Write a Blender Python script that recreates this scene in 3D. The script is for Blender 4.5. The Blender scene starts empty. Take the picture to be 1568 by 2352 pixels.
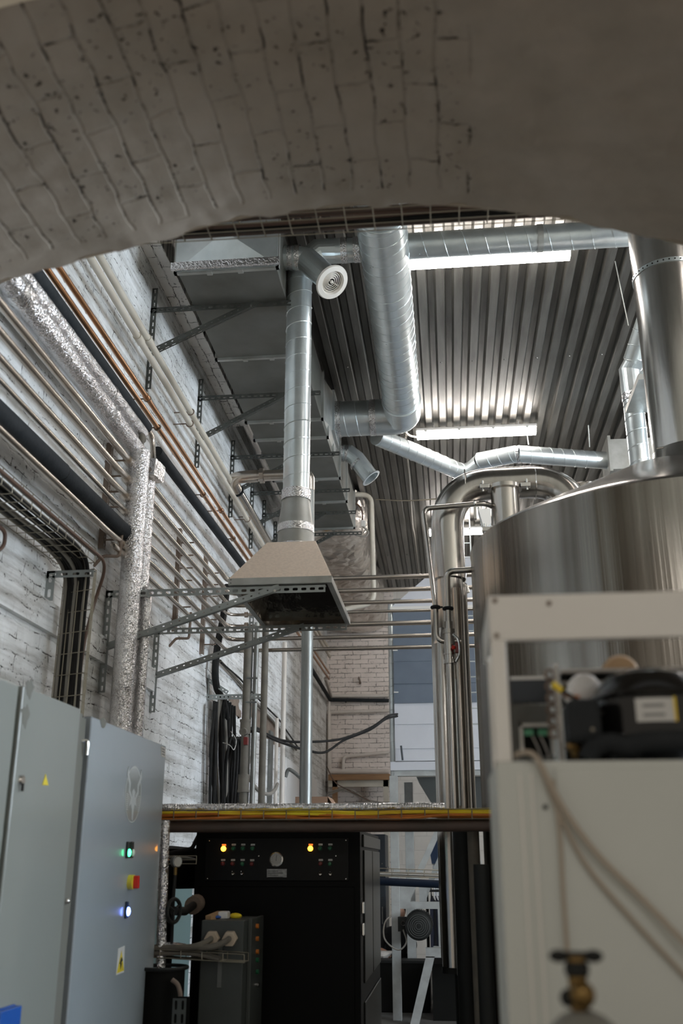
import bpy, math, random
from mathutils import Vector as V, Matrix
random.seed(7)
S = bpy.context.scene
COL = S.collection
pi = math.pi
# ---------------------------------------------------------------- camera geometry
F = 2287.0; TH = math.atan(804/2287); YA = math.atan(256*math.cos(TH)/2287); EYE = 1.55
def W(px, py, x=None, y=None, z=None):
    u = (px-784)/F; v = (1176-py)/F
    dy = math.cos(TH)-v*math.sin(TH); dz = math.sin(TH)+v*math.cos(TH)
    d = (u*math.cos(YA)-dy*math.sin(YA), dy*math.cos(YA)+u*math.sin(YA), dz)
    t = x/d[0] if x is not None else y/d[1] if y is not None else (z-EYE)/d[2]
    return V((d[0]*t, d[1]*t, EYE+d[2]*t))
cd = bpy.data.cameras.new('camera'); cam = bpy.data.objects.new('camera', cd); COL.objects.link(cam)
cd.sensor_fit = 'VERTICAL'; cd.sensor_height = 36; cd.lens = F*36/2352
cam.location = (0, 0, EYE)
cam.rotation_euler = (pi/2+TH, 0, YA)
cd.clip_start = .02; cd.clip_end = 100
cd.dof.use_dof = True; cd.dof.focus_distance = 7.6; cd.dof.aperture_fstop = 2.4
S.camera = cam
S.view_settings.view_transform = 'Standard'; S.view_settings.look = 'None'
S.view_settings.exposure = 0.60; S.view_settings.gamma = 1; S.view_settings.use_curve_mapping = False

# ---------------------------------------------------------------- mesh builder
LOC = {}
class MB:
    def __init__(s): s.v = []; s.f = []
    def add(s, vs, fs):
        o = len(s.v); s.v += [V(p) for p in vs]; s.f += [tuple(i+o for i in f) for f in fs]; return s
    def box(s, x0, x1, y0, y1, z0, z1):
        return s.add([(x0,y0,z0),(x1,y0,z0),(x1,y1,z0),(x0,y1,z0),(x0,y0,z1),(x1,y0,z1),(x1,y1,z1),(x0,y1,z1)],
            [(0,3,2,1),(4,5,6,7),(0,1,5,4),(1,2,6,5),(2,3,7,6),(3,0,4,7)])
    def hexa(s, a, b):      # two quads (4 points each), same winding
        return s.add(list(a)+list(b), [(3,2,1,0),(4,5,6,7),(0,1,5,4),(1,2,6,5),(2,3,7,6),(3,0,4,7)])
    def tube(s, path, r, n=14, cap=True, radii=None):
        path = [V(p) for p in path]; m = len(path)
        T = []
        for i in range(m):
            t = (path[min(i+1,m-1)]-path[max(i-1,0)])
            T.append(t.normalized() if t.length > 1e-9 else V((0,0,1)))
        up = V((0,0,1)) if abs(T[0].z) < .9 else V((1,0,0))
        a = T[0].cross(up).normalized(); vs = []
        for i in range(m):
            a = (a-T[i]*a.dot(T[i]))
            a = a.normalized(); b = T[i].cross(a)
            rr = radii[i] if radii else r
            if 0 < i < m-1:     # keep the section round through a mitre
                c = (path[i]-path[i-1]).normalized().dot(T[i]); k = 1/max(c,.5)
            else: k = 1
            for j in range(n):
                an = 2*pi*j/n
                vs.append(path[i]+(a*math.cos(an)+b*math.sin(an))*rr*(k if k < 1.06 else 1.03))
        fs = [(i*n+j, i*n+(j+1)%n, (i+1)*n+(j+1)%n, (i+1)*n+j) for i in range(m-1) for j in range(n)]
        if cap: fs += [tuple(range(n-1,-1,-1)), tuple((m-1)*n+j for j in range(n))]
        return s.add(vs, fs)
    def cyl(s, p, q, r, n=20, r2=None, cap=True):
        return s.tube([p,q], r, n, cap, [r, r if r2 is None else r2])
    def lathe(s, prof, c=(0,0,0), ax=(0,0,1), n=32):
        ax = V(ax).normalized(); c = V(c)
        up = V((1,0,0)) if abs(ax.x) < .9 else V((0,1,0))
        a = (up-ax*up.dot(ax)).normalized(); b = ax.cross(a); vs = []
        for r, h in prof:
            for j in range(n):
                an = 2*pi*j/n; vs.append(c+ax*h+(a*math.cos(an)+b*math.sin(an))*r)
        m = len(prof)
        return s.add(vs, [(i*n+j, i*n+(j+1)%n, (i+1)*n+(j+1)%n, (i+1)*n+j) for i in range(m-1) for j in range(n)])
    def helix(s, p, q, R, pitch, r=.003, seg=22, ph=0.):
        p = V(p); q = V(q); d = q-p; L = d.length; ax = d/L
        up = V((0,0,1)) if abs(ax.z) < .9 else V((1,0,0))
        a = ax.cross(up).normalized(); b = ax.cross(a); m = int(L/pitch*seg)
        return s.tube([p+ax*(L*i/m)+(a*math.cos(2*pi*i/seg+ph)+b*math.sin(2*pi*i/seg+ph))*R for i in range(m+1)], r, 4)
    def ring(s, c, ax, R, r, n=28, k=8):
        ax = V(ax).normalized(); c = V(c)
        up = V((0,0,1)) if abs(ax.z) < .9 else V((1,0,0))
        a = ax.cross(up).normalized(); b = ax.cross(a); vs = []
        for i in range(n):
            an = 2*pi*i/n; u = a*math.cos(an)+b*math.sin(an)
            for j in range(k):
                t = 2*pi*j/k; vs.append(c+u*(R+r*math.cos(t))+ax*r*math.sin(t))
        return s.add(vs, [(i*k+j, ((i+1)%n)*k+j, ((i+1)%n)*k+(j+1)%k, i*k+(j+1)%k) for i in range(n) for j in range(k)])
    def ball(s, c, r, n=16, sx=1, sy=1, sz=1):
        c = V(c); vs = []; m = n//2
        for i in range(m+1):
            t = pi*i/m
            for j in range(n):
                p = 2*pi*j/n; vs.append(c+V((r*sx*math.sin(t)*math.cos(p), r*sy*math.sin(t)*math.sin(p), r*sz*math.cos(t))))
        return s.add(vs, [(i*n+j, (i+1)*n+j, (i+1)*n+(j+1)%n, i*n+(j+1)%n) for i in range(m) for j in range(n)])
    def perf(s, p, q, wd, w, slot=.030, gap=.020, sw=.40):   # slotted steel strip from p to q
        p = V(p); q = V(q); d = q-p; L = d.length; d /= L; wd = V(wd); wd = (wd-d*wd.dot(d)).normalized()*w
        n = max(1, int(L/(slot+gap))); c = L/n
        sl = c*slot/(slot+gap); e = (c-sl)/2; h0 = .5-sw/2; h1 = .5+sw/2; r = .16*sw
        for i in range(n):
            A = lambda t, h: p+d*(i*c+t)+wd*h
            ch = sl*.18
            P = [A(0,0),A(c,0),A(c,1),A(0,1), A(e+ch,h0),A(e+sl-ch,h0),A(e+sl,h0+r),A(e+sl,h1-r),A(e+sl-ch,h1),A(e+ch,h1),A(e,h1-r),A(e,h0+r)]
            s.add(P, [(0,1,5,4),(1,6,5),(1,2,7,6),(2,8,7),(2,3,9,8),(3,10,9),(3,0,11,10),(0,4,11)])
        return s
    def prism(s, pts, off):     # closed outline of 3-D points extruded by off
        n = len(pts); off = V(off); a = [V(p) for p in pts]
        return s.add(a+[p+off for p in a], [tuple(range(n-1,-1,-1)), tuple(range(n,2*n))]+[(i,(i+1)%n,(i+1)%n+n,i+n) for i in range(n)])
    def build(s, name, mat, parent=None, smooth=False, bevel=0, solid=0, label=None, base=None, flat=35):
        b = LOC.get(parent.name) if parent else base
        b = V(b) if b is not None else (V((0,0,0)))
        me = bpy.data.meshes.new(name)
        me.from_pydata([tuple(p-b) for p in s.v], [], s.f); me.validate(); me.update()
        o = bpy.data.objects.new(name, me); COL.objects.link(o)
        if mat: me.materials.append(M(mat))
        if smooth:
            me.shade_smooth()
            try: me.set_sharp_from_angle(angle=math.radians(flat))
            except Exception: pass
        if parent: o.parent = parent; LOC[o.name] = b
        else: o.location = b; LOC[o.name] = b
        if solid:
            m = o.modifiers.new('solidify','SOLIDIFY'); m.thickness = solid; m.offset = 0
        if bevel:
            m = o.modifiers.new('bevel','BEVEL'); m.width = bevel; m.segments = 2; m.limit_method = 'ANGLE'; m.angle_limit = .7
        if label: o['label'] = label
        return o
def rnd(pts, rad=.1, k=6):      # round the corners of a path
    pts = [V(p) for p in pts]; out = [pts[0]]
    for i in range(1, len(pts)-1):
        a, b, c = pts[i-1], pts[i], pts[i+1]
        u = (a-b); w = (c-b); r = min(rad, u.length*.49, w.length*.49)
        p = b+u.normalized()*r; q = b+w.normalized()*r
        for j in range(k+1):
            t = j/k; out.append(p*(1-t)**2+b*2*t*(1-t)+q*t*t)
    return out+[pts[-1]]
def curve(pts, k=6):            # Catmull-Rom through the points
    pts = [V(p) for p in pts]; P = [pts[0]*2-pts[1]]+pts+[pts[-1]*2-pts[-2]]; out = []
    for i in range(1, len(P)-2):
        for j in range(k):
            t = j/k; a,b,c,d = P[i-1:i+3]
            out.append(.5*((2*b)+(c-a)*t+(2*a-5*b+4*c-d)*t*t+(3*b-a-3*c+d)*t**3))
    return out+[pts[-1]]
def thing(name, label, cat, loc=(0,0,0), group=None):
    o = bpy.data.objects.new(name, None); COL.objects.link(o); o.location = loc; LOC[o.name] = V(loc)
    o.empty_display_size = .05
    o['label'] = label; o['category'] = cat
    if group: o['group'] = group
    return o
def tag(o, label, cat, group=None, kind=None):
    o['label'] = label; o['category'] = cat
    if group: o['group'] = group
    if kind: o['kind'] = kind
    return o
def struct(o, label=None):
    o['kind'] = 'structure'
    if label: o['label'] = label
    return o

# ---------------------------------------------------------------- materials
MATS = {}
def M(n): return MATS[n]
def nt(name):
    m = bpy.data.materials.new(name); m.use_nodes = True; t = m.node_tree; MATS[name] = m
    b = t.nodes['Principled BSDF']
    return m, t, b
def N(t, typ, **k):
    n = t.nodes.new(typ)
    for a, v in k.items():
        if a in n.inputs: n.inputs[a].default_value = v
        else: setattr(n, a, v)
    return n
def C(c): return (c[0], c[1], c[2], 1)
def mix(t, fac, a, b, mode='MIX'):
    n = t.nodes.new('ShaderNodeMix'); n.data_type = 'RGBA'; n.blend_type = mode
    for i, v in ((0, fac), (6, a), (7, b)):
        if hasattr(v, 'links') or isinstance(v, bpy.types.NodeSocket): t.links.new(v, n.inputs[i])
        else: n.inputs[i].default_value = v if i == 0 else C(v)
    return n.outputs[2]
def math_(t, op, a, b=None, c=None):
    n = t.nodes.new('ShaderNodeMath'); n.operation = op
    for i, v in enumerate((a, b, c)):
        if v is None: continue
        if isinstance(v, bpy.types.NodeSocket): t.links.new(v, n.inputs[i])
        else: n.inputs[i].default_value = v
    return n.outputs[0]
def ramp(t, s, lo, hi):
    n = t.nodes.new('ShaderNodeMapRange'); n.clamp = True
    t.links.new(s, n.inputs[0]); n.inputs[1].default_value = lo; n.inputs[2].default_value = hi
    return n.outputs[0]
def noise(t, scale, vec=None, detail=4, rough=.55, dist=0):
    n = t.nodes.new('ShaderNodeTexNoise'); n.inputs['Scale'].default_value = scale; n.inputs['Detail'].default_value = detail
    n.inputs['Roughness'].default_value = rough; n.inputs['Distortion'].default_value = dist
    if vec is not None: t.links.new(vec, n.inputs['Vector'])
    return n.outputs['Fac']
def objco(t, sc=None):
    tc = t.nodes.new('ShaderNodeTexCoord'); o = tc.outputs['Object']
    if sc:
        m = t.nodes.new('ShaderNodeMapping'); m.inputs['Scale'].default_value = sc; t.links.new(o, m.inputs[0]); o = m.outputs[0]
    return o
def mat(name, col, rough=.5, metal=0., col2=None, ns=6., lo=.35, hi=.7, bs=0., bst=0., emit=0., stretch=None, spec=.5, bd=.01, coat=0., rv=0.):
    m, t, b = nt(name)
    b.inputs['Base Color'].default_value = C(col); b.inputs['Roughness'].default_value = rough; b.inputs['Metallic'].default_value = metal
    b.inputs['Specular IOR Level'].default_value = spec; b.inputs['Coat Weight'].default_value = coat
    co = objco(t, stretch)
    if col2:
        n = ramp(t, noise(t, ns, co), lo, hi); t.links.new(mix(t, n, col, col2), b.inputs['Base Color'])
    if rv:
        n = noise(t, ns*1.7, co); t.links.new(math_(t, 'MULTIPLY_ADD', n, rv*2, rough-rv), b.inputs['Roughness'])
    if bst:
        bp = N(t, 'ShaderNodeBump', Strength=bst, Distance=bd); t.links.new(noise(t, bs, co), bp.inputs['Height']); t.links.new(bp.outputs[0], b.inputs['Normal'])
    if emit:
        b.inputs['Emission Color'].default_value = C(col); b.inputs['Emission Strength'].default_value = emit
    return m
def foil(name, col=(.80,.79,.80), rough=.28, bs=26, bst=.8, col2=(.55,.53,.52), bd=.012):
    m, t, b = nt(name); co = objco(t)
    b.inputs['Metallic'].default_value = .92
    t.links.new(mix(t, ramp(t, noise(t, 5, co), .4, .7), col, col2), b.inputs['Base Color'])
    b.inputs['Roughness'].default_value = rough
    v = N(t, 'ShaderNodeTexVoronoi', Scale=bs*1.2); v.feature = 'DISTANCE_TO_EDGE'
    d = mix(t, .04, co, (0,0,0)); nn = t.nodes.new('ShaderNodeTexNoise'); nn.inputs['Scale'].default_value = bs; t.links.new(co, nn.inputs['Vector'])
    mm = t.nodes.new('ShaderNodeVectorMath'); mm.operation = 'MULTIPLY_ADD'; t.links.new(nn.outputs['Color'], mm.inputs[0]); mm.inputs[1].default_value = (.05,.05,.05); t.links.new(co, mm.inputs[2])
    t.links.new(mm.outputs[0], v.inputs['Vector'])
    h = math_(t, 'ADD', math_(t, 'MULTIPLY', v.outputs['Distance'], .8), noise(t, bs*.5, co, 5))
    bp = N(t, 'ShaderNodeBump', Strength=bst, Distance=bd); t.links.new(h, bp.inputs['Height']); t.links.new(bp.outputs[0], b.inputs['Normal'])
    return m
def brick(name, plane, paint, paint2, crack=(.035,.028,.022), bw=.26, rh=.077, thr=.52, blot=.62, uv=False, mort=.007, bump=.6, plaster=None, stain=None, dist=.012, mf=.25):
    m, t, b = nt(name)
    b.inputs['Roughness'].default_value = .75
    tc = t.nodes.new('ShaderNodeTexCoord'); src = tc.outputs['UV'] if uv else tc.outputs['Object']
    sp = t.nodes.new('ShaderNodeSeparateXYZ'); t.links.new(src, sp.inputs[0])
    cb = t.nodes.new('ShaderNodeCombineXYZ')
    i, j = {'yz': (1,2), 'xz': (0,2), 'vu': (1,0), 'yx': (1,0)}[plane]
    t.links.new(sp.outputs[i], cb.inputs[0]); t.links.new(sp.outputs[j], cb.inputs[1])
    co = cb.outputs[0]
    nn = t.nodes.new('ShaderNodeTexNoise'); nn.inputs['Scale'].default_value = 9; nn.inputs['Detail'].default_value = 5; t.links.new(co, nn.inputs['Vector'])
    mm = t.nodes.new('ShaderNodeVectorMath'); mm.operation = 'MULTIPLY_ADD'
    sb = t.nodes.new('ShaderNodeVectorMath'); sb.operation = 'SUBTRACT'; sb.inputs[1].default_value = (.5,.5,.5); t.links.new(nn.outputs['Color'], sb.inputs[0])
    t.links.new(sb.outputs[0], mm.inputs[0]); mm.inputs[1].default_value = (dist*3,dist*2,0); t.links.new(co, mm.inputs[2])
    br = t.nodes.new('ShaderNodeTexBrick'); t.links.new(mm.outputs[0], br.inputs['Vector'])
    for k, v in (('Scale',1),('Mortar Size',mort),('Mortar Smooth',.6),('Brick Width',bw),('Row Height',rh),('Bias',0)): br.inputs[k].default_value = v
    fac = br.outputs['Fac']
    if plaster is not None:     # smooth plaster: a factor socket builder
        pm = plaster(t, tc, sp, co); fac = math_(t, 'MULTIPLY', fac, pm)
    n1 = noise(t, 3.2, co, 6, .65); n2 = noise(t, 14, co, 6, .7); n3 = noise(t, 42, co, 3, .6)
    br2 = t.nodes.new('ShaderNodeTexBrick'); t.links.new(mm.outputs[0], br2.inputs['Vector'])
    for k, v in (('Scale',1),('Mortar Size',mort*.5),('Mortar Smooth',.3),('Brick Width',bw),('Row Height',rh)): br2.inputs[k].default_value = v
    cf = br2.outputs['Fac']
    if plaster is not None: cf = math_(t, 'MULTIPLY', cf, pm)
    gate = ramp(t, math_(t, 'ADD', math_(t,'MULTIPLY',n2,.7), math_(t,'MULTIPLY',n1,.3)), thr, thr+.06)
    ck = math_(t, 'MULTIPLY', cf, gate)
    sp2 = math_(t, 'MULTIPLY', ramp(t, n3, .61, .66), ramp(t, n1, blot, blot+.05))
    if plaster is not None: sp2 = math_(t, 'MULTIPLY', sp2, pm)
    ck = math_(t, 'MAXIMUM', ck, sp2)
    base = mix(t, ramp(t, n1, .35, .7), paint, paint2)
    base = mix(t, math_(t, 'MULTIPLY', fac, mf), base, (paint2[0]*.6, paint2[1]*.6, paint2[2]*.58))
    if stain is not None: base = mix(t, stain(t, tc, sp, co), base, (paint2[0]*.45, paint2[1]*.42, paint2[2]*.38))
    t.links.new(mix(t, ck, base, crack), b.inputs['Base Color'])
    h = math_(t, 'SUBTRACT', math_(t, 'MULTIPLY', n2, .5), math_(t, 'ADD', fac, ck))
    bp = N(t, 'ShaderNodeBump', Strength=bump, Distance=.008); t.links.new(h, bp.inputs['Height']); t.links.new(bp.outputs[0], b.inputs['Normal'])
    return m
def wallstain(t, tc, sp, co):
    mp = t.nodes.new('ShaderNodeMapping'); mp.inputs['Scale'].default_value = (.8, 9, 1); t.links.new(co, mp.inputs[0])
    return math_(t, 'MULTIPLY', ramp(t, noise(t, 1.0, mp.outputs[0], 6, .65), .48, .66), .75)
brick('painted_brick_left', 'yz', (.90,.91,.91), (.64,.64,.62), thr=.50, blot=.50, stain=wallstain, mort=.0065, dist=.026, mf=.10, bump=.45)
brick('painted_brick_ledge', 'yx', (.92,.88,.84), (.8,.76,.72), thr=.47, blot=.5, dist=.02)
brick('painted_brick_back', 'xz', (.78,.70,.64), (.66,.585,.53), thr=.46, blot=.50)
brick('block_wall', 'xz', (.66,.63,.58), (.6,.57,.52), bw=.4, rh=.215, thr=.9, blot=.95, mort=.008, bump=.3, dist=.002)
def soffit_plaster(t, tc, sp, co):
    u, v = sp.outputs[0], sp.outputs[1]     # u along the arch, v along the depth
    w = math_(t, 'MULTIPLY', math_(t, 'SUBTRACT', noise(t, 5, co), .5), .22)
    a = ramp(t, math_(t, 'ADD', u, w), 2.42, 2.40)
    c = ramp(t, math_(t, 'ADD', v, math_(t, 'MULTIPLY', w, .3)), 2.285, 2.275)
    return math_(t, 'MULTIPLY', a, c)
brick('soffit_brick', 'vu', (.45,.39,.325), (.34,.29,.235), crack=(.02,.015,.01), bw=.27, rh=.078, thr=.505, blot=.48, uv=True, mort=.006, bump=.45, plaster=soffit_plaster, dist=.014)
mat('plaster', (.48,.44,.38), .85, col2=(.38,.35,.3), ns=3, bs=20, bst=.3)
mat('near_plaster', (.62,.58,.5), .85, col2=(.5,.46,.38), ns=5, bs=15, bst=.5)
mat('concrete', (.13,.125,.115), .7, col2=(.08,.075,.07), ns=2, bs=30, bst=.2)
mat('corrugated', (.155,.15,.135), .40, .40, col2=(.085,.08,.07), ns=3.5, stretch=(5,.5,1), bs=40, bst=.08)
mat('galvanised', (.72,.77,.78), .30, .78, col2=(.60,.65,.66), ns=7, bs=60, bst=.05, rv=.06)
mat('galvanised_dull', (.50,.51,.49), .5, .75, col2=(.36,.36,.33), ns=5, bs=30, bst=.08)
mat('duct_grey', (.17,.17,.155), .55, .4, col2=(.12,.118,.10), ns=3, bs=12, bst=.06)
mat('strut', (.40,.43,.42), .45, .7, col2=(.30,.32,.31), ns=9)
foil('foil_tape', rough=.18, bs=34, bst=.5, col=(.85,.85,.86), col2=(.65,.64,.64))
foil('foil_wrap', rough=.19, bs=42, bst=.85, bd=.010, col=(.88,.87,.88), col2=(.62,.60,.60))
mat('strut_dark', (.11,.115,.105), .5, .5, col2=(.07,.072,.065), ns=9)
foil('foil_big', rough=.30, bs=5, bst=1.0, col=(.74,.70,.66), col2=(.48,.43,.38), bd=.07)
mat('stainless', (.60,.575,.545), .20, 1., col2=(.50,.475,.445), ns=3, stretch=(9,9,.6), bs=10, bst=.05, rv=.06)
mat('tank_steel', (.42,.40,.365), .24, 1., col2=(.15,.132,.11), ns=1.3, lo=.4, hi=.62, stretch=(3.2,3.2,.03), bs=2.6, bst=.3, bd=.03, rv=.05)  # dark upright bands in the colour imitate streaked reflections
mat('steel_pipe', (.60,.54,.48), .27, .95, col2=(.45,.40,.35), ns=4, bs=30, bst=.04)
mat('hood_steel', (.88,.74,.62), .55, .1, col2=(.80,.67,.56), ns=60, lo=.4, hi=.6)  # stainless; the warm wall's reflection is put into the beige colour
mat('hood_inner', (.66,.62,.57), .2, 1., bs=4, bst=.35, bd=.06)
mat('copper', (.52,.27,.13), .28, .95, col2=(.36,.19,.10), ns=5)
mat('cream_paint', (.58,.54,.46), .5, col2=(.48,.43,.35), ns=4)
mat('white_pipe', (.68,.63,.57), .5, col2=(.58,.52,.46), ns=4)
mat('dusty_pipe', (.17,.15,.12), .75, col2=(.11,.098,.08), ns=8)
mat('dusty_grey', (.17,.175,.165), .65, .3, col2=(.11,.11,.10), ns=8)
mat('zinc_dull', (.30,.31,.295), .42, .7, col2=(.22,.225,.215), ns=5, stretch=(6,6,.5))
mat('rubber_foam', (.018,.021,.024), .8, col2=(.03,.033,.036), ns=10, bs=60, bst=.2, spec=.2)
mat('black_cable', (.010,.010,.010), .6, col2=(.028,.026,.024), ns=8, spec=.2)
mat('grey_cable', (.25,.23,.2), .6)
mat('brown_cable', (.12,.07,.05), .5)
mat('rust', (.17,.12,.09), .8, col2=(.25,.2,.16), ns=12)
mat('cabinet_grey', (.25,.265,.245), .30, col2=(.235,.25,.23), ns=2, coat=.25, spec=.5)
mat('cabinet_side', (.17,.17,.15), .5)
mat('cabinet_blue', (.315,.35,.375), .27, col2=(.30,.335,.36), ns=2, coat=.3)
mat('dark_gap', (.008,.008,.007), .8, spec=.1)
mat('black_paint', (.002,.002,.002), .45, spec=.12)
mat('black_panel', (.003,.003,.003), .35, spec=.2)
mat('cab_side_metal', (.035,.035,.028), .35, .3, col2=(.02,.02,.016), ns=2, stretch=(1,1,.5))
mat('slate_paint', (.03,.036,.042), .5, spec=.3)
mat('box_grey', (.06,.067,.062), .5, col2=(.045,.05,.047), ns=4)
mat('beige_plastic', (.55,.45,.34), .5)
mat('white_plastic', (.78,.76,.74), .4)
mat('off_white', (.62,.60,.56), .5)
mat('grille_white', (.80,.76,.70), .45)
mat('yellow', (.75,.60,.05), .4, emit=0)
mat('yellow_cable', (.85,.68,.03), .4, col2=(.75,.48,.03), ns=6)
mat('orange_cable', (.60,.18,.02), .4, col2=(.32,.10,.015), ns=6)
mat('red_plastic', (.6,.02,.01), .35)
mat('dark_red', (.16,.015,.012), .35)
mat('dark_green', (.01,.12,.05), .3)
mat('lamp_green', (.05,1.,.35), .3, emit=6)
mat('lamp_orange', (1.,.38,.02), .3, emit=7)
mat('tag_glow', (1.,.25,.03), .3, emit=.5)  # stands for the lit button's light on its white tag
mat('lamp_blue', (.15,.25,1.), .3, emit=9)
mat('label_white', (.6,.6,.58), .6)
mat('black_ink', (.02,.02,.02), .6)
mat('grey_ink', (.25,.25,.25), .6)
mat('chrome', (.75,.74,.72), .15, 1.)
mat('dial', (.42,.41,.38), .5)
mat('plate_metal', (.35,.35,.34), .4, .7, col2=(.2,.2,.2), ns=60)
mat('blue_fabric', (.115,.14,.175), .7, col2=(.095,.118,.15), ns=3)
mat('pale_panel', (.52,.53,.56), .5, col2=(.48,.49,.52), ns=3)
mat('frame_paint', (.36,.37,.36), .55, col2=(.28,.285,.27), ns=8)
mat('hopper_paint', (.10,.105,.10), .6)
mat('wood', (.35,.20,.10), .65, col2=(.24,.13,.06), ns=3, stretch=(.6,6,6))
mat('cardboard', (.28,.17,.11), .8)
mat('fridge_white', (.84,.83,.79), .5, col2=(.78,.76,.72), ns=3)
mat('fridge_door', (.63,.655,.62), .5, col2=(.57,.595,.56), ns=2)
mat('compressor', (.006,.006,.006), .17, spec=.6)
mat('fin_metal', (.45,.42,.38), .4, .7)
mat('brass', (.22,.14,.05), .35, .9)
mat('fan_tan', (.42,.27,.14), .6)
mat('beige_cord', (.42,.36,.29), .6)
mat('green_board', (.10,.35,.20), .4)
mat('blue_plastic', (.01,.08,.35), .4)
mat('navy', (.012,.03,.07), .6)
mat('navy_cloth', (.012,.014,.03), .8)
mat('black_cloth', (.004,.004,.005), .9)
mat('skin', (.45,.26,.18), .5)
mat('hair', (.015,.01,.008), .6)
mat('white_cloth', (.62,.58,.53), .8)
mat('sticker_grey', (.33,.345,.335), .12, coat=.6)
mat('sticker_pale', (.48,.51,.51), .3)
mat('tray_dark', (.06,.045,.035), .6, col2=(.10,.06,.045), ns=4)
mat('wire', (.30,.27,.21), .4, .8)
mat('wire_dark', (.2,.17,.13), .5, .6)
mat('lamp_body', (.55,.53,.5), .5)
mat('motor_dark', (.012,.013,.012), .6, spec=.3)
mat('cyl_green', (.20,.20,.18), .5)
mat('teal_wall', (.16,.24,.24), .7)
m, t, b = nt('tube_light'); b.inputs['Base Color'].default_value = (1,1,1,1)
b.inputs['Emission Color'].default_value = (1,.93,.87,1); b.inputs['Emission Strength'].default_value = 30
m, t, b = nt('daylight'); b.inputs['Base Color'].default_value = (.8,.9,1,1); b.inputs['Emission Color'].default_value = (.78,.89,1,1); b.inputs['Emission Strength'].default_value = 13.0
m, t, b = nt('tube_warm'); b.inputs['Emission Color'].default_value = (1,.95,.89,1); b.inputs['Emission Strength'].default_value = 21.0
# ---------------------------------------------------------------- world: soft overcast light reaching in from the open side
w = bpy.data.worlds.new('world'); S.world = w; w.use_nodes = True
w.node_tree.nodes['Background'].inputs[0].default_value = (.95,.86,.74,1)
w.node_tree.nodes['Background'].inputs[1].default_value = .24
# ================================================================ the setting
L = -2.0; CEIL = 5.93; YB = 16.6
struct(MB().box(L-.3, 7.3, -.6, YB+.3, -.1, 0).build('floor', 'concrete'), 'dark concrete floor of the machine hall')
struct(MB().box(L-.3, L, 2.3, YB, 0, 6.1).build('wall_left', 'painted_brick_left'), 'long white painted brick wall on the left carrying the pipes')
struct(MB().box(L, -.86, YB, YB+.3, 0, 6.1).build('wall_back', 'painted_brick_back'), 'far wall of pinkish white painted brick')
struct(MB().box(-.86, 7.3, YB+.02, YB+.3, 0, 6.1).build('wall_back_right', 'block_wall'), 'pale block wall behind the steel frame')
struct(MB().box(7, 7.3, 1.5, YB, 0, 6.1).build('wall_right', 'block_wall'), 'pale wall on the far right')
# corrugated roof deck
def deck():
    mb = MB(); p = .146
    for k, (y0, y1) in enumerate(((2.3, 8.28), (8.2, 14.37), (14.3, YB))):
        z0 = CEIL+.006*k; x = L-.02; prof = []
        while x < 7.1:
            prof += [(x, z0), (x+.062, z0), (x+.080, z0+.050), (x+.128, z0+.050)]; x += p
        n = len(prof)
        mb.add([(a, y0, c) for a, c in prof]+[(a, y1, c) for a, c in prof], [(i, i+1, n+i+1, n+i) for i in range(n-1)])
    for yy in (8.32, 14.42):      # screws along the sheet joints
        x = L+.3
        while x < 5: mb.lathe([(0,-.008),(.008,-.008),(.012,0)], (x, yy, CEIL), n=8); x += .292
    mb.box(L-.3, 7.3, 2.3, YB+.3, CEIL+.06, CEIL+.12)
    return mb.build('ceiling', 'corrugated')
struct(deck(), 'ribbed metal roof deck over the hall')
# arch wall: profile (x, z) of the opening
AR = [(-2.0,2.45),(-1.75,2.86),(-1.5,3.0),(-1.228,3.11),(-1.04,3.162),(-.85,3.202),(-.69,3.242),(-.515,3.278),(-.30,3.292),(-.10,3.291),(.075,3.270),(.22,3.243),(.357,3.206),(.537,3.15),(.667,3.10),(.95,2.97),(1.2,2.8),(1.42,2.55)]
def arch():
    pts = [p.xz for p in curve([(x,0,z) for x, z in AR], 10)]
    pts = [(-2.0,0)]+[(p[0],p[1]) for p in pts]+[(1.45,2.2),(1.45,0)]
    Y0, Y1, ny = 1.5, 2.35, 30
    us = [0.]
    for i in range(1, len(pts)): us.append(us[-1]+math.hypot(pts[i][0]-pts[i-1][0], pts[i][1]-pts[i-1][1]))
    k0 = us[1]; us = [u-k0 for u in us]
    rr = random.Random(3); vs = []; fs = []; uv = []
    n = len(pts)
    for j in range(ny+1):
        for i, (x, z) in enumerate(pts):
            y = Y0+(Y1-Y0)*j/ny
            d = .004*math.sin(us[i]*23+j*.7)*math.sin(j*1.3+us[i]*5)+rr.uniform(-.0025,.0025)
            if j == ny: y += .012*math.sin(us[i]*31)*math.sin(us[i]*11)+rr.uniform(-.004,.004)
            vs.append((x, y, z+d if z > 2.3 else z)); uv.append((us[i], y))
    for j in range(ny):
        for i in range(n-1): fs.append((j*n+i, (j+1)*n+i, (j+1)*n+i+1, j*n+i+1))
    me = bpy.data.meshes.new('arch_soffit'); me.from_pydata(vs, [], fs); me.update()
    ul = me.uv_layers.new(name='UVMap')
    for lp in me.loops: ul.data[lp.index].uv = uv[lp.vertex_index]
    me.materials.append(M('soffit_brick')); me.shade_smooth()
    o = bpy.data.objects.new('arch_soffit', me); COL.objects.link(o)
    # faces of the wall around the opening
    mb = MB()
    for Y, top in ((Y1+.001, 6.1), (Y0-.001, 5.2)):
        m = n; mb.add([(x, Y, z) for x, z in pts]+[(x, Y, top) for x, z in pts], [(i, i+1, m+i+1, m+i) for i in range(n-1)])
        mb.add([(1.45,Y,0),(7.3,Y,0),(7.3,Y,top),(1.45,Y,top)], [(0,1,2,3)])
    f = mb.build('wall_front', 'near_plaster'); struct(f, 'thick whitewashed wall pierced by the low brick arch')
    o.parent = f; o['label'] = 'flaking whitewashed brick underside of the arch'
arch()

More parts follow.
